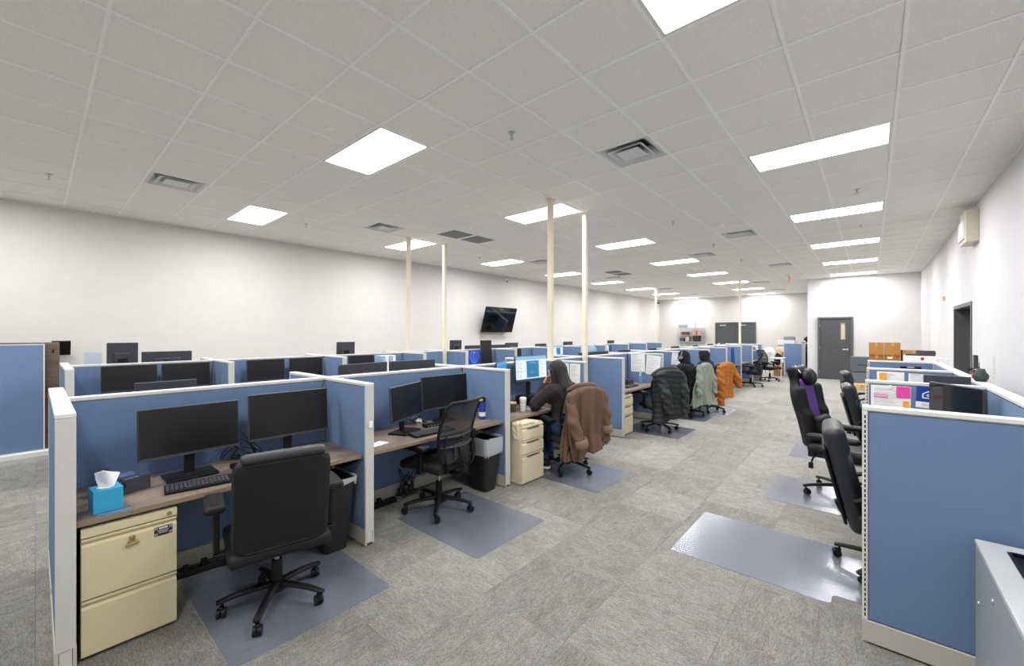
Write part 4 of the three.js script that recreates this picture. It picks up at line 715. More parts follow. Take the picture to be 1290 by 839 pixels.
person('person with long dark hair in a dark jacket and jeans facing lit screens', -2.74, 4.12, LEFT - 0.08, {
  joints: { hip: [0, 0.54, 0.0], waist: [0, 0.7, -0.01], chest: [0, 0.87, -0.05], neck: [0, 1.02, -0.085], head: [-0.01, 1.175, -0.125], sL: [-0.175, 0.96, -0.06], sR: [0.175, 0.96, -0.06], eL: [-0.235, 0.775, -0.26], eR: [0.235, 0.77, -0.24], wL: [-0.1, 1.0, -0.235], wR: [0.12, 0.775, -0.32], hL: [-0.095, 0.54, 0], hR: [0.095, 0.54, 0], kL: [-0.12, 0.53, -0.42], kR: [0.12, 0.53, -0.42], aL: [-0.14, 0.09, -0.2], aR: [0.12, 0.09, -0.34] },
  dirL: [0.35, 0.9, 0.3], upL: [0, 0.3, -1], dirR: [0, -0.15, -1], curl: 0.7, look: 0.15, nod: 0.1, skin: skinTone, topName: 'jacket', top: darkTop, pants: denim, shoe: M.black, sole: M.white, bulk: 0.026, hairMat: darkHair,
  hair: (h) => skin((x, y, z) => { x -= h[0]; y -= h[1]; z -= h[2]; let d = ellD(x, y, z, [0, 0.028, 0.02], [0.092, 0.105, 0.108]); d = Math.max(d, -ellD(x, y, z, [0, -0.045, -0.12], [0.062, 0.085, 0.1])); let l = smin(capD(x, y, z, [0, 0.0, 0.05], [0, -0.2, 0.14], 0.085, 0.085), capD(x, y, z, [0.01, -0.2, 0.14], [0.01, -0.36, 0.2], 0.085, 0.045), 0.05); l = Math.max(l, 0) === 0 ? l : l; d = smin(d, l, 0.04); for (const s of [-1, 1]) d = smin(d, capD(x, y, z, [s * 0.078, 0.0, 0.0], [s * 0.085, -0.16, 0.04], 0.026, 0.026), 0.03); return d - 0.0035 * Math.sin(Math.atan2(x, z - 0.05) * 24 + y * 6); }, [h[0] - 0.17, h[1] - 0.46, h[2] - 0.16], [h[0] + 0.17, h[1] + 0.17, h[2] + 0.3], 0.009),
});
const seatedArms = { sL: [-0.19, 0.95, -0.03], sR: [0.19, 0.95, -0.03], eL: [-0.26, 0.745, -0.2], eR: [0.26, 0.745, -0.2], wL: [-0.13, 0.775, -0.36], wR: [0.13, 0.775, -0.36], hL: [-0.1, 0.54, 0], hR: [0.1, 0.54, 0] };
const hood = (flat) => (h) => skin((x, y, z) => { x -= h[0]; y -= h[1]; z -= h[2]; let d = ellD(x, y, z, [0, 0.02, 0.018], [0.1, flat ? 0.105 : 0.115, 0.115]); d = smin(d, capD(x, y, z, [0, -0.06, 0.03], [0, -0.15, 0.07], 0.088, 0.1), 0.06); if (flat) d = Math.max(d, y - 0.1); d = Math.max(d, -ellD(x, y, z, [0, -0.035, -0.13], [0.066, 0.09, 0.1])); return d - 0.003 * Math.sin(x * 40 + y * 25); }, [h[0] - 0.16, h[1] - 0.3, h[2] - 0.17], [h[0] + 0.16, h[1] + 0.17, h[2] + 0.21], 0.01);
const p1 = person('person in a black hooded top with a headset beside the sage jacket', -2.74, 8.45, LEFT, {
  joints: { hip: [0, 0.54, 0.02], waist: [0, 0.7, 0.02], chest: [0, 0.86, -0.01], neck: [0, 1.01, -0.05], head: [0, 1.155, -0.085], ...seatedArms, kL: [-0.14, 0.53, -0.42], kR: [0.14, 0.53, -0.42], aL: [-0.16, 0.09, -0.22], aR: [0.14, 0.09, -0.34] },
  dirL: [0.1, -0.15, -1], dirR: [-0.1, -0.15, -1], skin: std(0x8a5f48, 0.6), topName: 'hooded_top', top: hoodie, pants: blackPants, shoe: std(0xc9a393, 0.8), sole: M.white, bulk: 0.045, hairName: 'hood', hairMat: hoodie, hair: hood(false),
});
part('headset', [tor(0, 1.165, -0.08, 0.112, 0.008, 0, 0, 0, PI), cyl(-0.113, 1.15, -0.085, 0.035, 0.035, 0.03, 16, 0, 0, PI / 2), cyl(0.113, 1.15, -0.085, 0.035, 0.035, 0.03, 16, 0, 0, PI / 2), tube([[-0.12, 1.14, -0.1], [-0.12, 1.09, -0.16], [-0.06, 1.08, -0.2]], 0.004, 12, 6)], M.grey, p1);
person('person in a dark navy top and dark flat cap beside the orange jacket', -2.64, 9.42, LEFT, {
  joints: { hip: [0, 0.54, 0.02], waist: [0, 0.7, 0.02], chest: [0, 0.86, -0.01], neck: [0, 1.01, -0.05], head: [0, 1.15, -0.085], ...seatedArms, kL: [-0.12, 0.53, -0.4], kR: [0.12, 0.53, -0.4], aL: [-0.12, 0.09, -0.3], aR: [0.12, 0.09, -0.34] },
  dirL: [0.1, -0.15, -1], dirR: [-0.1, -0.15, -1], skin: std(0x8a5f48, 0.6), topName: 'hooded_top', top: navyTop, pants: blackPants, shoe: M.black, sole: M.black, bulk: 0.045, hairName: 'hood', hairMat: hoodie, hair: hood(true),
});
// ---------------------------------------------------------------- filing cabinets
function cabinet(name, label, x, d, w, h, depth, heights, mat, opt = {}) {   // front toward +z
  const o = thing(name, label, 'cabinet', x, 0, d, LEFT);
  part('body', [rbox(0, h / 2 + 0.004, -depth / 2 - 0.012, w, h - 0.008, depth - 0.02, 0.004)], mat, o);
  let y = h - (opt.rail ?? 0.01);
  if (opt.rail) { const r = part('top_rail', rbox(0, h - opt.rail / 2, -0.008, w, opt.rail - 0.003, 0.02, 0.002), mat, o); part('lock', [cyl(w / 2 - 0.035, h - opt.rail / 2, 0.006, 0.01, 0.01, 0.012, 16, PI / 2)], M.brass, r); }
  for (const q of heights) {
    const g = extrude([[0, 0.004], [0.02, 0.004], [0.02, q - 0.045], [0.006, q - 0.034], [0.006, q - 0.024], [0.02, q - 0.016], [0.02, q - 0.004], [0, q - 0.004]], w - 0.004).rotateY(-PI / 2).translate(w / 2 - 0.002, y - q, -0.02);
    const dr = part('drawer', g, mat, o);
    if (opt.pull) part('pull', rbox(0, y - 0.03, 0.001, w * 0.55, 0.008, 0.01, 0.002), M.greyDark, dr);
    y -= q;
  }
  return o;
}
{
  const c = cabinet('file_cabinet', 'cream metal two-drawer file cabinet with a black sticker under the desk', -2.94, 0.334, 0.375, 0.655, 0.55, [0.31, 0.28], M.cream, { rail: 0.045 });
  const d0 = c.children.find((q) => q.name === 'drawer');
  const st = canvasTex(256, 160, (g, w, h) => { g.fillStyle = '#171717'; g.fillRect(0, 0, w, h); g.fillStyle = '#e9e9e9'; g.fillRect(66, 14, 120, 30); g.fillStyle = '#171717'; g.fillRect(74, 22, 104, 3); g.fillRect(74, 32, 90, 3); g.fillStyle = '#cfcfcf'; for (let k = 0; k < 4; k++) g.fillRect(46 + k * 6, 62 + k * 16, 160 - k * 14, 6); for (const [a, b] of [[12, 12], [212, 12], [12, 112], [212, 112]]) { g.strokeStyle = '#e9e9e9'; g.lineWidth = 5; g.strokeRect(a, b, 32, 32); g.fillRect(a + 11, b + 11, 10, 10); } });
  plate(0.078, 0.05, 0.0006, new THREE.MeshStandardMaterial({ map: st, roughness: 0.5 }), 'sticker', d0, 0.128, 0.545);
  part('clip', [rbox(-0.0, 0.535, 0.009, 0.034, 0.012, 0.012, 0.003), sph(-0.0, 0.556, 0.006, 0.012, 1, 1.2, 0.5), rbox(0, 0.526, 0.014, 0.055, 0.01, 0.01, 0.004, 0, 0, 0.12)], M.brass, d0);
  cabinet('pedestal_cabinet', 'cream three-drawer pedestal beside the clear-bagged bin', -2.8, 3.585, 0.375, 0.635, 0.56, [0.15, 0.15, 0.31], M.creamLight, { pull: 1 });
  cabinet('pedestal_cabinet', 'cream three-drawer pedestal beyond the brown coat, by the wing', -2.95, 6.24, 0.375, 0.635, 0.56, [0.15, 0.15, 0.31], M.creamLight, { pull: 1 });
  const cl = single('folded_cloth', 'cream crumpled cloth hanging over the pedestal corner', 'cloth', skin((x, y, z) => { let d = boxD(x, y, z, [0, 0.012, 0], [0.09, 0.014, 0.12], 0.012); d = smin(d, boxD(x, y, z, [0.0, -0.07, 0.128], [0.05, 0.085, 0.012], 0.012), 0.02); return d - 0.005 * Math.sin(x * 90 + y * 60) * Math.sin(z * 70 + y * 40); }, [-0.14, -0.2, -0.17], [0.14, 0.06, 0.18], 0.008), std(0xe2d5b0, 0.95), -2.9, 0.64, 3.5, -PI / 2 * 0 + 0);
  cl.rotation.y = 0; cl.position.set(-2.9, 0.6365, -3.52);
}
// ---------------------------------------------------------------- waste bins
function bin(label, x, d, turn, bag) {
  const o = thing('waste_bin', label, 'bin', x, MATY, d, turn);
  const wall = (h, w0, l0, w1, l1, th) => { const pos = []; const G = (v, k) => { const w = w0 + (w1 - w0) * v, l = l0 + (l1 - l0) * v; return roundRect(w - k, l - k, 0.035, 4).map(([a, b]) => [a, v * h, b]); }; const rings = [G(0, 0), G(1, 0), G(1, th), G(0.02, th)], n = rings[0].length, idx = []; for (const r of rings) for (const p of r) pos.push(...p); for (let i = 0; i < 3; i++) for (let k = 0; k < n; k++) { const a = i * n + k, b = i * n + (k + 1) % n; idx.push(a, a + n, b, b, a + n, b + n); } for (let k = 1; k < n - 1; k++) { idx.push(0, k, k + 1, 3 * n, 3 * n + k + 1, 3 * n + k); } const g = new THREE.BufferGeometry(); g.setAttribute('position', new THREE.Float32BufferAttribute(pos, 3)); g.setIndex(idx); const q = g.toNonIndexed(); q.computeVertexNormals(); return q; };
  part('body', wall(0.53, 0.23, 0.17, 0.34, 0.25, 0.008), M.blackSoft, o);
  const N = 60, rr = roundRect(0.352, 0.262, 0.04, 8), P = (u) => { const f = u * rr.length, i = Math.floor(f) % rr.length, j = (i + 1) % rr.length, t = f - Math.floor(f); return [rr[i][0] * (1 - t) + rr[j][0] * t, rr[i][1] * (1 - t) + rr[j][1] * t]; };
  const lip = bag ? [[0.93, 0.4], [1.0, 0.525], [1.03, 0.556], [1.05, 0.54], [1.035, 0.42], [1.0, 0.375]] : [[0.9, 0.46], [0.97, 0.53], [1.01, 0.546], [1.045, 0.535], [1.035, 0.495]];
  part('bag_liner', grid(N, lip.length - 1, (u, v) => { const [a, b] = P(u), [s, y] = lip[Math.round(v * (lip.length - 1))], w = 0.012 * Math.sin(u * 2 * PI * 9 + v * 3) + 0.008 * Math.sin(u * 2 * PI * 23); return [a * (s + w * 0.5), y + w * (v > 0.8 ? 1 : 0.3), b * (s + w * 0.6)]; }), phy(0xe9ecee, 0.25, { transmission: 0.6, thickness: 0, side: THREE.DoubleSide }), o);
}
bin('black waste bin with a thin liner beside the leather chair', -3.12, 1.475, 0, false);
bin('black waste bin with a clear bag folded over its rim', -3.08, 3.085, 0, true);
// ---------------------------------------------------------------- things on the desks
{
  const tb = thing('tissue_box', 'bright blue tissue box with a white tissue', 'tissue box', -3.06, DH, 0.245, LEFT + 0.1);
  part('carton', rbox(0, 0.058, 0, 0.115, 0.116, 0.115, 0.002), std(0x2f9cc4, 0.6), tb);
  part('opening', place(new THREE.CircleGeometry(0.034, 20), 0, 0.1165, 0, -PI / 2), M.paper, tb);
  part('tissue', skin((x, y, z) => { const t = y / 0.11; const w = 0.02 + 0.05 * Math.max(0, t) * (1 - 0.35 * Math.max(0, t)); const u = x * 0.85 - 0.3 * t * 0.05, q = z - 0.018 * Math.sin(x * 60 + t * 2) - 0.01 * t; return Math.max(Math.abs(q) - 0.004, Math.abs(u) - w, -y - 0.01, y - 0.1 + 0.5 * Math.abs(x + 0.015)); }, [-0.1, -0.02, -0.06], [0.1, 0.13, 0.06], 0.0042).translate(0, 0.112, 0), M.paper, tb);
  const ph = thing('desk_phone', 'dark grey desk phone behind the tissue box', 'phone', -3.33, DH, 0.345, LEFT + 0.35);
  part('body', extrude([[-0.09, 0], [0.09, 0], [0.09, 0.025], [-0.09, 0.085]], 0.17, 0.004).rotateY(PI / 2).translate(-0.085, 0, 0), M.charcoal, ph);
  part('handset', skin((x, y, z) => smin(capD(x, y, z, [0, 0, -0.08], [0, 0, 0.08], 0.016, 0.016), Math.min(boxD(x, y, z, [0, -0.012, -0.08], [0.024, 0.018, 0.025], 0.012), boxD(x, y, z, [0, -0.012, 0.08], [0.024, 0.018, 0.025], 0.012)), 0.02), [-0.05, -0.05, -0.13], [0.05, 0.04, 0.13], 0.007).rotateX(0.32).translate(-0.058, 0.093, 0), M.black, ph);
  part('display', place(box(0, 0, 0, 0.08, 0.002, 0.04), 0.03, 0.0785, -0.05, 0.32), std(0x4b5a78, 0.2), ph);
  const ks = []; for (let r = 0; r < 4; r++) for (let k = 0; k < 3; k++) ks.push(place(box(0, 0, 0, 0.018, 0.004, 0.012), 0.01 + k * 0.024, 0.061 - r * 0.0068, 0.0 + r * 0.02, 0.32)); part('keypad', ks, M.greyDark, ph);
  const keyboard = (label, x, d, turn) => { const o = thing('keyboard', label, 'keyboard', x, DH, d, turn); part('case', [rbox(0, 0.0125, 0, 0.44, 0.016, 0.135, 0.004, 0.05)], M.black, o); const caps = []; for (let r = 0; r < 6; r++) for (let k = 0; k < 21; k++) { if ((k === 15 || k === 18) || (r === 5 && k > 3 && k < 9)) continue; caps.push(place(box(0, 0, 0, 0.0162, 0.006, 0.0162), -0.205 + k * 0.0205, 0.023 - (r - 2.5) * 0.00102, -0.052 + r * 0.0205, 0.05)); } caps.push(place(box(0, 0, 0, 0.1, 0.006, 0.0162), -0.072, 0.0203, 0.0505, 0.05)); part('keys', caps, M.charcoal, o); return o; };
  keyboard('black keyboard lying at an angle before the first dark monitor', -3.08, 0.71, LEFT - 0.14);
  keyboard('black keyboard on the mesh chair desk', -3.08, 2.42, LEFT - 0.05);
  keyboard('black keyboard beside the sanitizer bottle', -3.15, 6.75, LEFT);
  const tape = single('tape_strip', 'strip of blue tape along the desk edge by the tissue box', 'tape', [box(0, 0.0004, 0, 0.13, 0.0006, 0.02), box(0.02, 0.0008, 0.004, 0.06, 0.0005, 0.018, 0, 0.2)], std(0x3f8fd0, 0.6), -2.975, DH, 0.27, LEFT);
  const hub = (label, x, d, turn) => { const o = thing('docking_station', label, 'dock', x, DH, d, turn); part('case', rbox(0, 0.016, 0, 0.2, 0.03, 0.08, 0.005), M.black, o); part('ports', [-0.07, -0.035, 0, 0.035, 0.07].map((q) => box(q, 0.016, 0.0405, 0.016, 0.008, 0.001)), M.grey, o); };
  hub('black docking box amid cables behind the leather chair', -3.31, 0.98, LEFT + 0.2); hub('black docking box beside the mesh chair keyboard', -3.3, 2.6, LEFT - 0.15);
  const cable = (name, label, pts, r, m, g) => { const o = single(name, label, 'cable', tube(pts.map(([x, y, d]) => [x, y, -d]), r, 64, 6), m, 0, 0, 0); if (g) o.userData.group = g; };
  const loop = (cx, cy, cd, n, s, sd, fl = 1) => { const q = mulberry(sd), o = []; for (let k = 0; k < n; k++) { const a = k * 1.9 + q(); o.push([cx + s * 0.5 * Math.cos(a) * (0.5 + q()), cy + fl * (0.05 + 0.05 * Math.sin(a * 1.3)) * q() * 2, cd + s * Math.sin(a) * (0.5 + q())]); } return o; };
  const tangle = (label, n, f, r) => { const o = thing('cable_tangle', label, 'cables', 0, 0, 0); for (let k = 0; k < n; k++) part('cable', tube(f(k).map(([x, y, d]) => [x, y, -d]), r, 64, 6), M.cable, o); };
  tangle('tangle of black cables behind the leather chair desk dock', 3, (k) => loop(-3.46, DH + 0.012, 1.0, 9, 0.11, 31 + k), 0.0035);
  cable('network_cable', 'blue network cable standing up behind the first desk dock', [[-3.5, DH + 0.005, 0.5], [-3.52, DH + 0.02, 0.75], [-3.54, DH + 0.12, 0.93], [-3.52, DH + 0.14, 0.97], [-3.42, DH + 0.02, 0.98]], 0.003, M.cableBlue);
  tangle('thin black cables curled behind the mesh chair dock', 2, (k) => loop(-3.46, DH + 0.012, 2.52, 8, 0.1, 51 + k), 0.003);
  cable('power_cable', 'white cable coiled beside the angled monitor', loop(-3.5, DH + 0.01, 2.5, 7, 0.05, 61), 0.003, M.cableWhite);
  const strip = (label, x, d, turn) => { const o = thing('power_strip', label, 'power strip', x, 0, d, turn); part('body', rbox(0, 0.022, 0, 0.38, 0.04, 0.06, 0.008), M.black, o); part('sockets', [-0.14, -0.09, -0.04, 0.01, 0.06, 0.11].map((q) => box(q, 0.0425, 0, 0.03, 0.002, 0.03)), M.charcoal, o); part('plug', [rbox(-0.09, 0.058, 0, 0.03, 0.03, 0.03, 0.004), rbox(0.01, 0.062, 0, 0.034, 0.04, 0.034, 0.004)], M.black, o); };
  strip('black power strip on the floor beside the two-drawer cabinet', -3.46, 0.75, LEFT - 0.1); strip('black power strip on the floor under the mesh chair desk', -3.48, 2.1, LEFT);
  tangle('black cables tangled on the floor under the first desk', 3, (k) => loop(-3.42, 0.006, 1.02, 11, 0.13, 71 + k, 0.7), 0.0045);
  tangle('black cables tangled upright on the floor under the second desk', 3, (k) => loop(-3.49, 0.02, 2.42, 12, 0.09, 81 + k, 1.6), 0.0045);
  single('paper_card', 'small white card lying on the mesh chair desk', 'paper', box(0, 0.001, 0, 0.15, 0.0015, 0.1), M.paper, -3.12, DH, 1.88, LEFT + 0.25);
  const sp = thing('desk_speaker', 'small white round gadget by the angled monitor', 'gadget', -3.46, DH, 2.55); part('body', sph(0, 0.032, 0, 0.034, 1, 0.95, 1), M.white, sp); part('base', cyl(0, 0.004, 0, 0.03, 0.028, 0.008), M.greyLight, sp);
  const tm = thing('tumbler', 'blue drink tumbler with a white label and black lid', 'tumbler', -3.17, DH, 3.165); part('body', lathe([[0.001, 0], [0.033, 0], [0.036, 0.006], [0.036, 0.19], [0.034, 0.196], [0.001, 0.196]], 24), std(0x2b3f9d, 0.35), tm); part('label', lathe([[0.0364, 0.035], [0.0364, 0.08]], 24), M.white, tm); part('lid', lathe([[0.037, 0.192], [0.0375, 0.2], [0.036, 0.228], [0.028, 0.236], [0.001, 0.236]], 24), M.black, tm);
  const dots = canvasTex(256, 128, (g, w, h) => { g.fillStyle = '#f2efe9'; g.fillRect(0, 0, w, h); const q = mulberry(5); for (let k = 0; k < 46; k++) { g.fillStyle = ['#b48a6a', '#8fa08a', '#c9b19a'][k % 3]; g.beginPath(); g.arc(q() * w, q() * h, 3 + q() * 2, 0, 7); g.fill(); } });
  const cu = thing('paper_cup', 'white spotted paper coffee cup with a white lid', 'cup', -3.14, DH, 3.82); const cb = new THREE.Mesh(new THREE.CylinderGeometry(0.042, 0.031, 0.14, 24, 1), new THREE.MeshStandardMaterial({ map: dots, roughness: 0.7 })); cb.position.y = 0.07; cb.name = 'cup_body'; cb.castShadow = cb.receiveShadow = true; cu.add(cb); part('lid', lathe([[0.044, 0.138], [0.045, 0.146], [0.04, 0.15], [0.038, 0.162], [0.034, 0.163], [0.033, 0.158], [0.001, 0.158]], 24), M.white, cu);
  const lp = thing('tablet', 'grey closed tablet lying in front of the seated woman', 'tablet', -3.12, DH, 3.97, LEFT - 0.1); part('body', rbox(0, 0.008, 0, 0.25, 0.014, 0.18, 0.006), M.grey, lp); part('cover_hinge', rbox(0, 0.012, -0.085, 0.24, 0.014, 0.014, 0.005), M.greyDark, lp);
  const rs = thing('monitor_riser', 'black riser shelf under the bright lit screen', 'riser', -3.385, DH, 4.34, LEFT); part('shelf', rbox(0, 0.09, 0, 0.42, 0.014, 0.3, 0.004), M.black, rs); for (const s of [-1, 1]) part('leg', rbox(s * 0.195, 0.042, 0, 0.014, 0.084, 0.28, 0.003), M.black, rs);
  const stp = thing('stapler', 'red stapler lying on the black riser', 'stapler', -3.265, DH + 0.0975, 4.36, LEFT + 0.1); part('base', rbox(0, 0.006, 0, 0.14, 0.01, 0.035, 0.004), M.red, stp); part('arm', place(rbox(0, 0, 0, 0.13, 0.018, 0.03, 0.006), 0, 0.026, 0, 0, 0, 0.08), M.red, stp);
  const mug = thing('mug', 'black mug beside the wing partition and coffee cup', 'mug', -3.22, DH, 3.56); part('body', lathe([[0.001, 0.004], [0.036, 0.004], [0.04, 0.01], [0.04, 0.1], [0.037, 0.1], [0.036, 0.012], [0.001, 0.012]], 24), M.black, mug); part('handle', tor(0, 0.052, 0.05, 0.026, 0.006, 0, PI / 2), M.black, mug);
  const tin = thing('snack_tub', 'dark tub with a yellow lid behind the coffee cup', 'tub', -3.2, DH, 3.69); part('body', cyl(0, 0.05, 0, 0.045, 0.05, 0.1, 20), std(0x4a4438, 0.6), tin); part('lid', cyl(0, 0.106, 0, 0.053, 0.052, 0.014, 20), std(0xd8c07a, 0.6), tin);
  const sn = thing('sanitizer_bottle', 'clear blue pump bottle of sanitizer near the puffer coat', 'bottle', -3.2, DH, 7.28); part('body', lathe([[0.001, 0], [0.034, 0], [0.036, 0.005], [0.036, 0.11], [0.026, 0.14], [0.013, 0.15]], 20), phy(0x9fc8ea, 0.1, { transmission: 0.6, thickness: 0 }), sn); part('pump', [cyl(0, 0.16, 0, 0.014, 0.012, 0.03, 12), cyl(0, 0.185, 0, 0.005, 0.005, 0.03, 8), rbox(0.012, 0.202, 0, 0.045, 0.012, 0.016, 0.004)], M.white, sn);
  const dp = thing('desk_phone', 'black desk phone beside the dark monitor near the puffer coat', 'phone', -3.33, DH, 7.0, LEFT); part('body', extrude([[-0.09, 0], [0.09, 0], [0.09, 0.025], [-0.09, 0.085]], 0.19, 0.004).rotateY(PI / 2).translate(-0.095, 0, 0), M.charcoal, dp); part('handset', rbox(-0.06, 0.09, 0, 0.045, 0.03, 0.19, 0.014, 0.32), M.black, dp);
  single('doorbell_button', 'small white button stuck on the end of the wing partition', 'button', rbox(0, 0, 0, 0.012, 0.05, 0.03, 0.005), M.white, -2.887, 0.93, 1.68);
  const cone = thing('toy_cone', 'small yellow cone before the blue swirl screen', 'toy', -6.6, DH, 6.42); part('cone', lathe([[0.001, 0.2], [0.012, 0.2], [0.05, 0.02], [0.001, 0.02]], 16), M.yellow, cone); part('base', rbox(0, 0.01, 0, 0.12, 0.02, 0.12, 0.004), M.yellow, cone);
}
// ---------------------------------------------------------------- papers and notes pinned to partitions (they face the camera end of the room)
{
  const lines = (seed, head) => canvasTex(256, 330, (g, w, h) => { g.fillStyle = '#f5f4f1'; g.fillRect(0, 0, w, h); const q = mulberry(seed); g.fillStyle = '#9c9ea2'; for (let k = 0; k < 26; k++) { if (q() < 0.14) continue; g.fillRect(22, 28 + k * 11, 90 + q() * 110, 2.4); } if (head) { g.fillStyle = head; g.fillRect(22, 10, 120, 8); } });
  const sheetMats = [lines(1, '#7d8087'), lines(2), lines(3, '#8a8f99'), lines(4)].map((t) => new THREE.MeshStandardMaterial({ map: t, roughness: 0.9, side: THREE.DoubleSide }));
  let n = 0;
  const sheet = (label, x, y, d, w, h, roll = 0, mat) => { const o = thing('paper_sheet', label, 'paper', x, y, d); const m = plate(w, h, 0.001, mat ?? sheetMats[n++ % 4], 'page', o, 0, 0); o.rotation.z = roll; part('backing', box(0, 0, 0.0003, w, h, 0.0006), M.paper, o); part('magnet', cyl(0, h / 2 - 0.012, 0.005, 0.009, 0.009, 0.008, 12, PI / 2), M.white, o); return o; };
  const f4 = 4.87 - 0.0345, f5 = 7.6 - 0.0345, f6 = 8.93 - 0.0345, r2 = 4.5 - 0.0345, r3 = 6.1 - 0.0345;
  sheet('white printed sheet under a clip beside the seated woman', -3.235, 1.075, f4, 0.17, 0.27, 0.03); sheet('white printed sheet hanging nearest the cream pole', -3.055, 1.07, f4, 0.165, 0.28, -0.02);
  sheet('white sheet pinned flat beside the dark monitor', -3.37, 1.06, f5, 0.28, 0.34, 0.01); sheet('white sheet pinned askew above the puffer coat', -3.07, 1.03, f5, 0.27, 0.36, -0.07);
  sheet('crumpled white sheet pinned askew beside the hooded person', -3.1, 1.08, f6, 0.22, 0.26, -0.12);
  const big = sheet('large white sheet with pink notes on the right partition', 0.118, 1.085, r2, 0.235, 0.25, 0, sheetMats[3]);
  part('round_magnet', cyl(0.0, 0.115, 0.006, 0.016, 0.014, 0.012, 20, PI / 2), M.white, big);
  const note = (label, x, y, d, w, h, m, roll = 0) => { const o = single('sticky_note', label, 'sticky note', grid(3, 6, (u, v) => [(u - 0.5) * w, (v - 0.5) * h, 0.0022 + 0.006 * (1 - v) * (1 - v)]), m, x, y, d); o.rotation.z = roll; return o; };
  [M.pink, M.pinkPale, M.orangeStick].forEach((m) => { m.side = THREE.DoubleSide; });
  note('bright pink sticky note on the right partition', 0.192, 1.165, r2 - 0.0005, 0.08, 0.085, M.pink); note('narrow pale pink sticky note on the right partition', 0.06, 1.13, r2 - 0.0005, 0.085, 0.025, M.pinkPale, -0.04); note('small orange sticky note under the bright pink one', 0.208, 1.073, r2 - 0.0005, 0.036, 0.045, M.orangeStick);
  const card = canvasTex(384, 320, (g, w, h) => { g.fillStyle = '#f3f5f7'; g.fillRect(0, 0, w, h); g.fillStyle = '#123c94'; g.fillRect(0, 0, w, h * 0.72); g.strokeStyle = '#f4f7ff'; g.lineWidth = 14; g.lineJoin = 'round'; g.beginPath(); g.moveTo(70, 170); g.lineTo(70, 110); g.lineTo(125, 70); g.lineTo(180, 110); g.lineTo(180, 170); g.closePath(); g.stroke(); g.fillStyle = '#f4f7ff'; g.beginPath(); g.arc(125, 128, 18, 0, 7); g.fill(); g.fillStyle = '#123c94'; g.fillRect(119, 120, 12, 14); g.fillStyle = '#f4f7ff'; g.beginPath(); g.ellipse(206, 60, 26, 18, 0.4, 0, 7); g.fill(); g.font = 'bold 92px sans-serif'; g.fillText('H', 192, 178); g.fillStyle = '#5b6270'; g.font = '34px sans-serif'; g.fillText('GRAND |', 70, 285); });
  const bc = thing('sign_card', 'blue card with a white house symbol on the right partition', 'card', 0.365, 1.135, r2); plate(0.2, 0.165, 0.0012, new THREE.MeshStandardMaterial({ map: card, roughness: 0.5 }), 'print', bc); part('backing', box(0, 0, 0.0004, 0.2, 0.165, 0.0008), M.paper, bc); bc.rotation.z = -0.05;
  sheet('white sheet behind an orange note on the third right partition', 0.16, 1.09, r3, 0.22, 0.24, 0); sheet('wide white sheet on the third right partition beside the monitor', 0.4, 1.09, r3, 0.2, 0.22, -0.02);
  note('orange sticky note on the third right partition', 0.1, 1.155, r3 - 0.001, 0.06, 0.08, M.orangeStick);
  const bx = thing('pen_tray', 'black box hung near the top of the last right partition', 'tray', 0.4, 1.1, 7.75 - 0.036); part('box', rbox(0, 0.04, 0.045, 0.2, 0.085, 0.085, 0.006), M.black, bx); part('label', box(0, 0.075, 0.0882, 0.07, 0.014, 0.001), M.greyLight, bx);
  const pic = canvasTex(128, 96, (g, w, h) => { g.fillStyle = '#dfe3ea'; g.fillRect(0, 0, w, h); g.fillStyle = '#a8644e'; g.beginPath(); g.ellipse(64, 52, 30, 24, 0, 0, 7); g.fill(); g.fillStyle = '#5a3b33'; g.fillRect(24, 70, 80, 12); });
  sheet('small colour print pinned on the last wing partition', -3.16, 1.1, 16.85 - 0.0345, 0.27, 0.2, 0, new THREE.MeshStandardMaterial({ map: pic, roughness: 0.6 }));
  single('blue_strap', 'dark blue strap hanging down a far wing partition', 'strap', [box(0, 0, 0.006, 0.05, 0.55, 0.01), box(0.045, 0.05, 0.006, 0.03, 0.5, 0.008, 0, 0, 0.06)], std(0x1d4a86, 0.8), -3.15, 0.9, 13.75 - 0.0345);
}
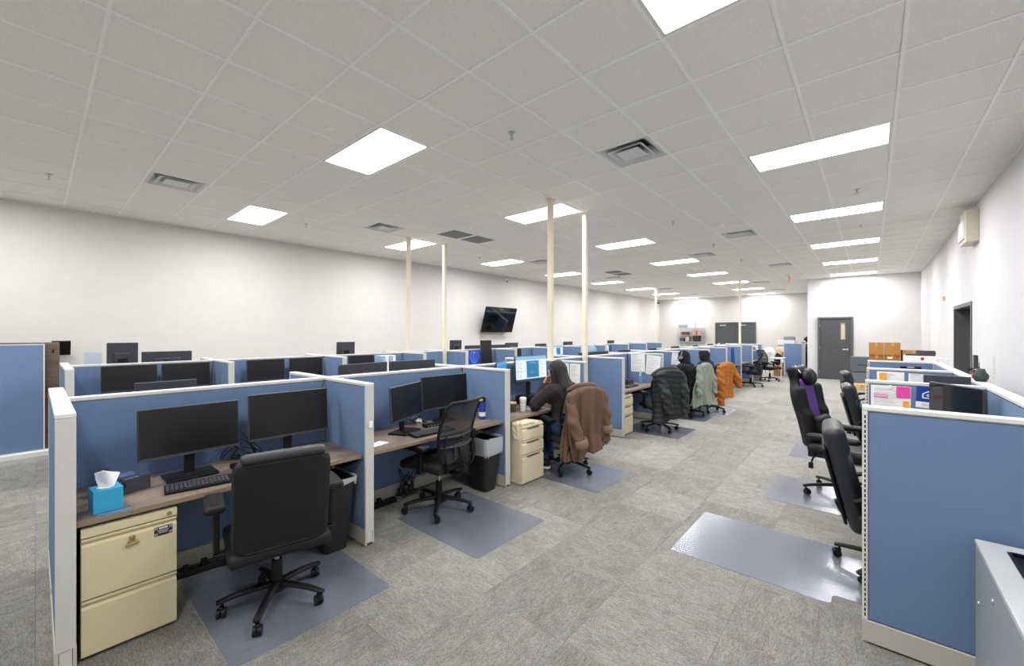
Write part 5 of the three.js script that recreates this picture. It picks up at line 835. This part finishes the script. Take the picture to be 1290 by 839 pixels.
// ---------------------------------------------------------------- along the right wall
{
  const ex = thing('fire_extinguisher', 'red fire extinguisher hung on the right wall', 'extinguisher', XR - 0.1, 0.66, 8.55);
  part('cylinder', lathe([[0.001, 0], [0.06, 0.002], [0.068, 0.015], [0.068, 0.34], [0.055, 0.385], [0.024, 0.41], [0.022, 0.43], [0.001, 0.43]], 24), M.red, ex); part('valve', [cyl(0, 0.445, 0, 0.018, 0.018, 0.03, 14), rbox(-0.02, 0.475, 0, 0.12, 0.014, 0.022, 0.004, 0, 0, 0.25), rbox(-0.03, 0.455, 0, 0.1, 0.012, 0.02, 0.004)], M.black, ex); part('hose', tube([[0.0, 0.44, 0.02], [-0.03, 0.45, 0.09], [-0.03, 0.36, 0.13], [-0.02, 0.2, 0.1], [-0.02, 0.12, 0.09]], 0.012, 24), M.black, ex); part('bracket', rbox(0.085, 0.25, 0, 0.03, 0.2, 0.05, 0.004), M.black, ex); part('label', lathe([[0.0687, 0.12], [0.0687, 0.26]], 24), M.white, ex);
  const wb = thing('wall_keypad', 'small dark keypad beside the recessed dark doorway', 'keypad', XR - 0.001, 1.1, 9.2); part('body', rbox(-0.02, 0.1, 0, 0.04, 0.2, 0.13, 0.008), M.charcoal, wb); part('screen', rbox(-0.0405, 0.13, 0, 0.003, 0.08, 0.09, 0.001), M.blackGloss, wb);
  const st = canvasTex(64, 256, (g, w, h) => { g.fillStyle = '#d9dadb'; g.fillRect(0, 0, w, h); g.fillStyle = '#55585c'; const q = mulberry(8); for (let k = 0; k < 22; k++) g.fillRect(8, 10 + k * 11, 20 + q() * 28, 4); });
  const ws = thing('wall_notice', 'narrow grey printed notice on the right wall', 'notice', XR - 0.001, 1.18, 8.1, RIGHT); plate(0.11, 0.32, 0.0022, new THREE.MeshStandardMaterial({ map: st, roughness: 0.8 }), 'print', ws); part('backing', box(0, 0, 0.001, 0.11, 0.32, 0.002), M.paper, ws);
  const sn = thing('wall_sensor', 'tiny tan sensor high on the right wall', 'sensor', XR - 0.001, 2.33, 12.8); part('body', rbox(-0.02, 0.04, 0, 0.04, 0.09, 0.1, 0.01), std(0xd8b98c, 0.6), sn); part('lens', sph(-0.042, 0.04, 0, 0.018), M.white, sn);
  const cn = thing('radio_speaker', 'dark green cylindrical radio with a short antenna on the partition top', 'radio', RX, PH, 4.93); part('body', lathe([[0.001, 0], [0.028, 0], [0.044, 0.025], [0.046, 0.05], [0.03, 0.075], [0.024, 0.1], [0.001, 0.102]], 20), std(0x3c4746, 0.7), cn); part('antenna', cyl(-0.008, 0.125, 0, 0.003, 0.002, 0.05, 8), M.black, cn); part('button', rbox(-0.045, 0.04, 0.01, 0.008, 0.03, 0.02, 0.003), std(0xb8475a, 0.6), cn);
  const co = thing('shred_console', 'light grey console with a black recessed top beside the blue partition', 'console', 0.62, 0, 2.3);
  const tp = M.greyLight; part('body', [rbox(0, 0.335, 0, 0.52, 0.67, 1.02, 0.008)], std(0x8f9398, 0.45), co);
  const top = part('top', extrude([[-0.262, -0.512], [0.262, -0.512], [0.262, 0.512], [-0.262, 0.512]], 0.022, 0.004, [[[-0.17, -0.08], [-0.17, 0.42], [0.17, 0.42], [0.17, -0.08]]]).rotateX(-PI / 2).translate(0, 0.67, 0), std(0xb2b4b5, 0.4), co);
  part('recess', [box(0, 0.676, -0.17, 0.34, 0.01, 0.5)], M.black, top); part('recess_frame', [box(-0.175, 0.688, -0.17, 0.012, 0.014, 0.51), box(0.175, 0.688, -0.17, 0.012, 0.014, 0.51), box(0, 0.688, -0.425, 0.34, 0.014, 0.012), box(0, 0.688, 0.085, 0.34, 0.014, 0.012)], M.blackGloss, top); part('slot', box(0, 0.683, -0.2, 0.24, 0.006, 0.02), M.alu, top);
  for (const [y, z] of [[0.585, -0.14], [0.44, -0.42], [0.44, 0.3]]) part('screw', [sph(-0.262, y, z, 0.011, 0.5, 1, 1)], M.alu, co);
  // beyond the last partition
  const box0 = (label, x, y, d, w, h, l, m, turn = 0, group) => { const o = thing('cardboard_box', label, 'box', x, y, d, turn, group); part('carton', rbox(0, h / 2, 0, w, h, l, 0.004), m, o); part('tape', [box(0, h + 0.0006, 0, 0.05, 0.001, l - 0.004), box(0, h - 0.05, l / 2 + 0.0006, 0.05, 0.09, 0.001)], std(0xc39a63, 0.5), o); return o; };
  let top0;
  for (let c = 0; c < 2; c++) for (let r = 0; r < 4; r++) { const b = box0(r === 3 ? 'brown cardboard box on top of the tall stack' : 'brown cardboard box within the tall stack by the grey door', 0.12 + c * 0.325 + (r === 3 ? 0.004 : 0) * (c ? 1 : -1), r * 0.342, 15.5 - (r % 2) * 0.02, 0.315, 0.34, 0.36, r % 2 ? M.card : M.cardDark, 0, r === 3 ? 'top boxes of the tall stack' : 'lower boxes of the tall stack'); if (r === 2 && c === 1) { part('label', box(-0.05, 0.27, 0.1808, 0.1, 0.06, 0.001), M.paper, b); b.userData.label = 'brown cardboard box with a white label in the tall stack'; delete b.userData.group; } }
  for (let r = 0; r < 3; r++) box0(r === 2 ? 'brown cardboard box topping the lower side stack' : 'brown cardboard box within the lower side stack', 0.84, r * 0.39, 15.4, 0.4, 0.388, 0.42, M.card, 0.1 * (r === 2), r === 2 ? null : 'boxes of the lower side stack');
  box0('flat pale cardboard box lying on the floor by the stack', -0.22, 0, 15.6, 0.26, 0.16, 0.35, std(0xdcb878, 0.9), 0.2);
  const gb = thing('shred_bin', 'tall slate grey two-part bin beside the grey door', 'bin', -0.24, 0, 16.6); part('lower_body', rbox(0.02, 0.22, 0, 0.4, 0.44, 0.4, 0.02), std(0x6d7680, 0.6), gb); part('upper_body', rbox(0, 0.67, 0, 0.46, 0.46, 0.44, 0.03), std(0x59636e, 0.6), gb); part('slot', box(0.06, 0.66, 0.2205, 0.26, 0.03, 0.002), M.charcoal, gb); part('rim', rbox(0, 0.89, 0, 0.47, 0.025, 0.45, 0.008), std(0x59636e, 0.6), gb);
  const tbl = thing('side_cabinet', 'low white cabinet carrying the printer by the right wall', 'cabinet', 0.84, 0, 12.6); part('body', rbox(0, 0.46, 0, 0.66, 0.92, 0.6, 0.006), M.greyLight, tbl); for (const s of [-1, 1]) { const dd = part('door', rbox(s * 0.165, 0.47, 0.306, 0.318, 0.86, 0.012, 0.003), M.greyLight, tbl); part('knob', sph(s * 0.03, 0.5, 0.322, 0.012), M.alu, dd); }
  const pr = thing('printer', 'white printer with a dark lid and paper on top', 'printer', 0.8, 0.92, 12.6); part('body', rbox(0, 0.11, 0, 0.5, 0.22, 0.42, 0.02), M.white, pr); part('lid', rbox(0, 0.24, 0, 0.46, 0.04, 0.38, 0.012), M.charcoal, pr); part('paper_tray', place(rbox(0, 0, 0, 0.3, 0.012, 0.2, 0.003), 0.1, 0.29, -0.05, 0.3), M.black, pr); part('indicator', rbox(0.03, 0.16, 0.212, 0.05, 0.06, 0.004, 0.002), M.red, pr);
  const c2 = thing('storage_cabinet', 'grey low storage cabinet behind the last right partition', 'cabinet', 0.82, 0, 8.62); part('body', rbox(0, 0.5, 0, 0.3, 1.0, 0.8, 0.005), M.greyLight, c2); part('door', rbox(-0.156, 0.5, 0, 0.01, 0.94, 0.76, 0.003), M.greyLight, c2);
  const wbx = thing('carton', 'upright white carton with a red edge on the storage cabinet', 'carton', 0.8, 1.0, 8.75); part('body', rbox(0, 0.13, 0, 0.1, 0.26, 0.16, 0.003), M.white, wbx); part('red_edge', box(-0.051, 0.13, 0.06, 0.002, 0.24, 0.03), M.red, wbx);
}
// ---------------------------------------------------------------- by the left wall
{
  const cb = thing('tall_cabinet', 'brown wood-laminate cabinet standing by the left wall', 'cabinet', -8.72, 0, -0.5); part('body', rbox(0, 0.75, 0, 0.5, 1.49, 1.44, 0.004), std(0xcdc6c0, 0.6, { map: woodTex }), cb); part('plinth', box(0, 0.004, 0, 0.48, 0.008, 1.4), M.black, cb);
  part('hinge', [box(0.2505, 1.38, -0.66, 0.003, 0.05, 0.02), box(0.2505, 0.12, -0.66, 0.003, 0.05, 0.02)], M.black, cb);
  const pl = thing('floor_ledge', 'low white ledge along the floor before the leaning blue panel', 'ledge', -8.38, 0, -0.46); part('board', rbox(0, 0.032, 0, 0.16, 0.064, 1.35, 0.004), M.white, pl);
  const lp = thing('loose_panel', 'loose blue panel leaning against the brown cabinet', 'panel', -8.37, 0.064, -0.52, 0); const g = new THREE.Group(); g.name = 'leaning_board'; g.rotation.z = 0.028; lp.add(g);
  part('fabric', rbox(0, 0.71, 0, 0.04, 1.39, 1.18, 0.004), M.blue, g); part('edge_trim', [box(0, 0.71, -0.597, 0.046, 1.42, 0.014), box(0, 0.71, 0.597, 0.046, 1.42, 0.014), box(0, 1.412, 0, 0.046, 0.014, 1.2), box(0, 0.008, 0, 0.046, 0.014, 1.2)], M.trimWhite, g);
  const tv = thing('wall_television', 'black flat television tilted on the left wall', 'television', XL, 2.06, 10.0, LEFT);
  part('wall_bracket', [rbox(0, 0, 0.015, 0.3, 0.3, 0.03, 0.005), tube([[0, 0, 0.02], [0, 0.02, 0.12], [0, 0.04, 0.25]], 0.025, 12)], M.black, tv);
  const hd = part('housing', [rbox(0, 0, 0, 1.48, 0.84, 0.05, 0.01)], M.black, tv); hd.position.set(0, 0, 0.3); hd.rotation.x = 0.29; plate(1.45, 0.81, 0.0256, M.screenGloss, 'screen', hd);
  const sd = thing('wall_screen', 'black screen seen edge-on beside the brown cabinet, left wall', 'screen', XL, 1.4, 0.26, LEFT + 0.0); part('bracket', rbox(0, 0, 0.05, 0.1, 0.1, 0.1, 0.01), M.black, sd); const q = part('panel', rbox(0, 0, 0, 0.2, 0.24, 0.03, 0.006), M.black, sd); q.position.z = 0.14; q.rotation.x = 0.5;
  const br = thing('brochure_stand', 'pale grey upright leaflet holder above the left row', 'leaflet holder', -7.6, DH, 0.49, LEFT); part('base', rbox(0, 0.01, 0, 0.16, 0.02, 0.16, 0.004), M.greyLight, br); part('post', cyl(0, 0.24, 0, 0.012, 0.012, 0.46, 10), M.greyLight, br); part('holder', place(rbox(0, 0, 0, 0.16, 0.24, 0.02, 0.004), 0, 0.56, 0, -0.12, 0, -0.06), std(0xb6c0cb, 0.4), br);
}
// ---------------------------------------------------------------- far end
{
  wall2(-2.53, 18.85, 0.6, 0, 3, 'blue partition standing alone before the far wall'); wall2(-1.885, 18.85, 1.3, LEFT, 3, 'blue partition seen edge-on beside the lone far partition');
  const cp = thing('copier', 'white office copier behind the lone far partition', 'copier', -2.72, 0, 21.2); part('base_cabinet', rbox(0, 0.5, 0, 0.62, 1.0, 0.6, 0.01), M.white, cp); part('scanner', rbox(0, 1.22, 0, 0.62, 0.2, 0.58, 0.02), M.white, cp); part('neck', rbox(0.12, 1.06, 0, 0.36, 0.14, 0.5, 0.01), M.white, cp); part('tray', rbox(-0.15, 1.09, 0.05, 0.3, 0.02, 0.4, 0.005), M.charcoal, cp); part('document_feeder', rbox(0.08, 1.4, -0.05, 0.38, 0.16, 0.4, 0.02), M.grey, cp);
  const cu = thing('cupboard', 'dark low cupboard beyond the lone far partition', 'cupboard', -2.0, 0, 21.6); part('body', rbox(0, 0.6, 0, 0.4, 1.2, 0.8, 0.008), M.charcoal, cu); part('top', rbox(0, 1.22, 0, 0.42, 0.03, 0.82, 0.004), M.greyDark, cu);
  single('dark_bag', 'rounded dark bag on the far cupboard', 'bag', skin((x, y, z) => ellD(x, y, z, [0, 0.1, 0], [0.17, 0.12, 0.14]) + 0.008 * Math.sin(x * 40 + z * 30), [-0.22, -0.05, -0.2], [0.22, 0.26, 0.2], 0.015), std(0x2b2420, 0.8), -2.0, 1.262, 21.6);
  const wt = thing('work_table', 'pale table at the end of the aisle row', 'table', -2.75, 0, 18.0); part('top', rbox(0, 0.7, 0, 0.7, 0.03, 0.9, 0.004), M.greyLight, wt); for (const [a, b] of [[-1, -1], [-1, 1], [1, -1], [1, 1]]) part('leg', cyl(a * 0.31, 0.342, b * 0.41, 0.018, 0.018, 0.685, 10), M.greyLight, wt);
  const sack = (name, label, x, y, d, r, m, sd) => single(name, label, 'bag', skin((px, py, pz) => ellD(px, py, pz, [0, r[1] * 0.95, 0], r) + 0.02 * Math.sin(px * 17 + sd) * Math.sin(py * 15 + sd) + 0.008 * Math.sin(pz * 40 + px * 31), [-r[0] - 0.08, -0.06, -r[2] - 0.08], [r[0] + 0.08, r[1] * 2 + 0.1, r[2] + 0.08], 0.02), m, x, y, d);
  sack('white_sack', 'large white plastic sack slumped on the far table', -2.85, 0.735, 17.85, [0.2, 0.19, 0.2], std(0xe8e8e6, 0.6), 1);
  sack('backpack', 'black backpack set on a carton by the lone far partition', -2.69, 0.385, 18.62, [0.12, 0.25, 0.09], M.fabricBlack, 2);
  single('tan_carton', 'tan carton standing beside the lone far partition', 'carton', [rbox(0, 0.24, 0, 0.26, 0.48, 0.3, 0.004)], std(0xc9b08a, 0.9), -2.7, 0, 19.05);
  single('brown_carton', 'brown carton under the black backpack', 'carton', [rbox(0, 0.185, 0, 0.24, 0.37, 0.24, 0.004)], M.card, -2.69, 0, 18.62);
  sack('tan_bag', 'tan fur-trimmed bag above the far carton', -2.7, 0.5, 19.05, [0.13, 0.28, 0.12], std(0xcdb488, 0.95), 3);
  const sh = thing('wire_shelf', 'wire shelving rack against the far wall', 'shelf', -7.62, 0, 24.1);
  for (const [a, b] of [[-1, -1], [-1, 1], [1, -1], [1, 1]]) part('post', cyl(a * 0.66, 0.96, b * 0.2, 0.013, 0.013, 1.92, 8), M.steel, sh);
  for (const y of [0.2, 0.75, 1.15, 1.52, 1.9]) part('shelf', [box(0, y, 0.2, 1.33, 0.02, 0.012), box(0, y, -0.2, 1.33, 0.02, 0.012), ...Array.from({ length: 12 }, (_, k) => box(-0.6 + k * 0.109, y + 0.008, 0, 0.008, 0.006, 0.4)), box(0, y + 0.006, 0, 1.3, 0.004, 0.38)], M.steel, sh);
  const items = [['white box', 0xdfe7ee, 0.3, 0.3, 0.1, 1.912], ['grey crate', 0x9aa1a8, 0.4, 0.16, -0.42, 1.912], ['brown box', 0x6a4c3c, 0.36, 0.14, -0.3, 1.532], ['peach tub', 0xdba58c, 0.22, 0.2, 0.2, 1.532], ['pink tub', 0xd9a39a, 0.2, 0.17, 0.46, 1.532], ['dark machine', 0x26282c, 0.36, 0.3, 0.32, 1.162], ['cream box', 0xcabf9f, 0.2, 0.24, -0.16, 1.162], ['blue bin', 0x47597c, 0.22, 0.16, -0.46, 1.162]];
  items.forEach(([n, c, w, h, x, y]) => { const o = thing('storage_box', n + ' stored on the far wire rack', 'box', -7.62 + x, y, 24.1); part('tub', rbox(0, h / 2, 0, w, h, 0.28, 0.015), std(c, 0.7), o); part('lid', rbox(0, h + 0.008, 0, w + 0.01, 0.016, 0.29, 0.005), std(c, 0.5), o); });
  // things that show above the partitions of the left row
  const bn = (label, x, d, c) => { const o = thing('ring_binders', label, 'binders', x, DH, d, LEFT); for (let k = 0; k < 4; k++) part('binder', rbox(-0.12 + k * 0.075, 0.36, 0, 0.065, 0.3, 0.26, 0.005), k % 2 ? M.white : c, o); part('shelf_stand', [rbox(-0.005, 0.2, 0, 0.34, 0.02, 0.27, 0.003), rbox(-0.16, 0.1, 0, 0.02, 0.19, 0.25, 0.003), rbox(0.15, 0.1, 0, 0.02, 0.19, 0.25, 0.003)], M.greyLight, o); };
  bn('white and grey binders on a stand along the left row', -6.9, 12.7, M.greyLight); bn('white and blue binders on a stand by the left row poles', -6.9, 5.72 - 1.4, std(0x9db4cf, 0.6));
  sack('white_sack', 'white soft bundle lying on a left row desk', -6.85, DH + 0.02, 10.83, [0.18, 0.26, 0.16], std(0xe4e5e6, 0.8), 4);
  sack('striped_bundle', 'blue and white bundle on a left row desk', -6.85, DH + 0.02, 11.83, [0.17, 0.27, 0.18], std(0x8ba0bd, 0.8), 5);
}
renderer.render(scene, camera);
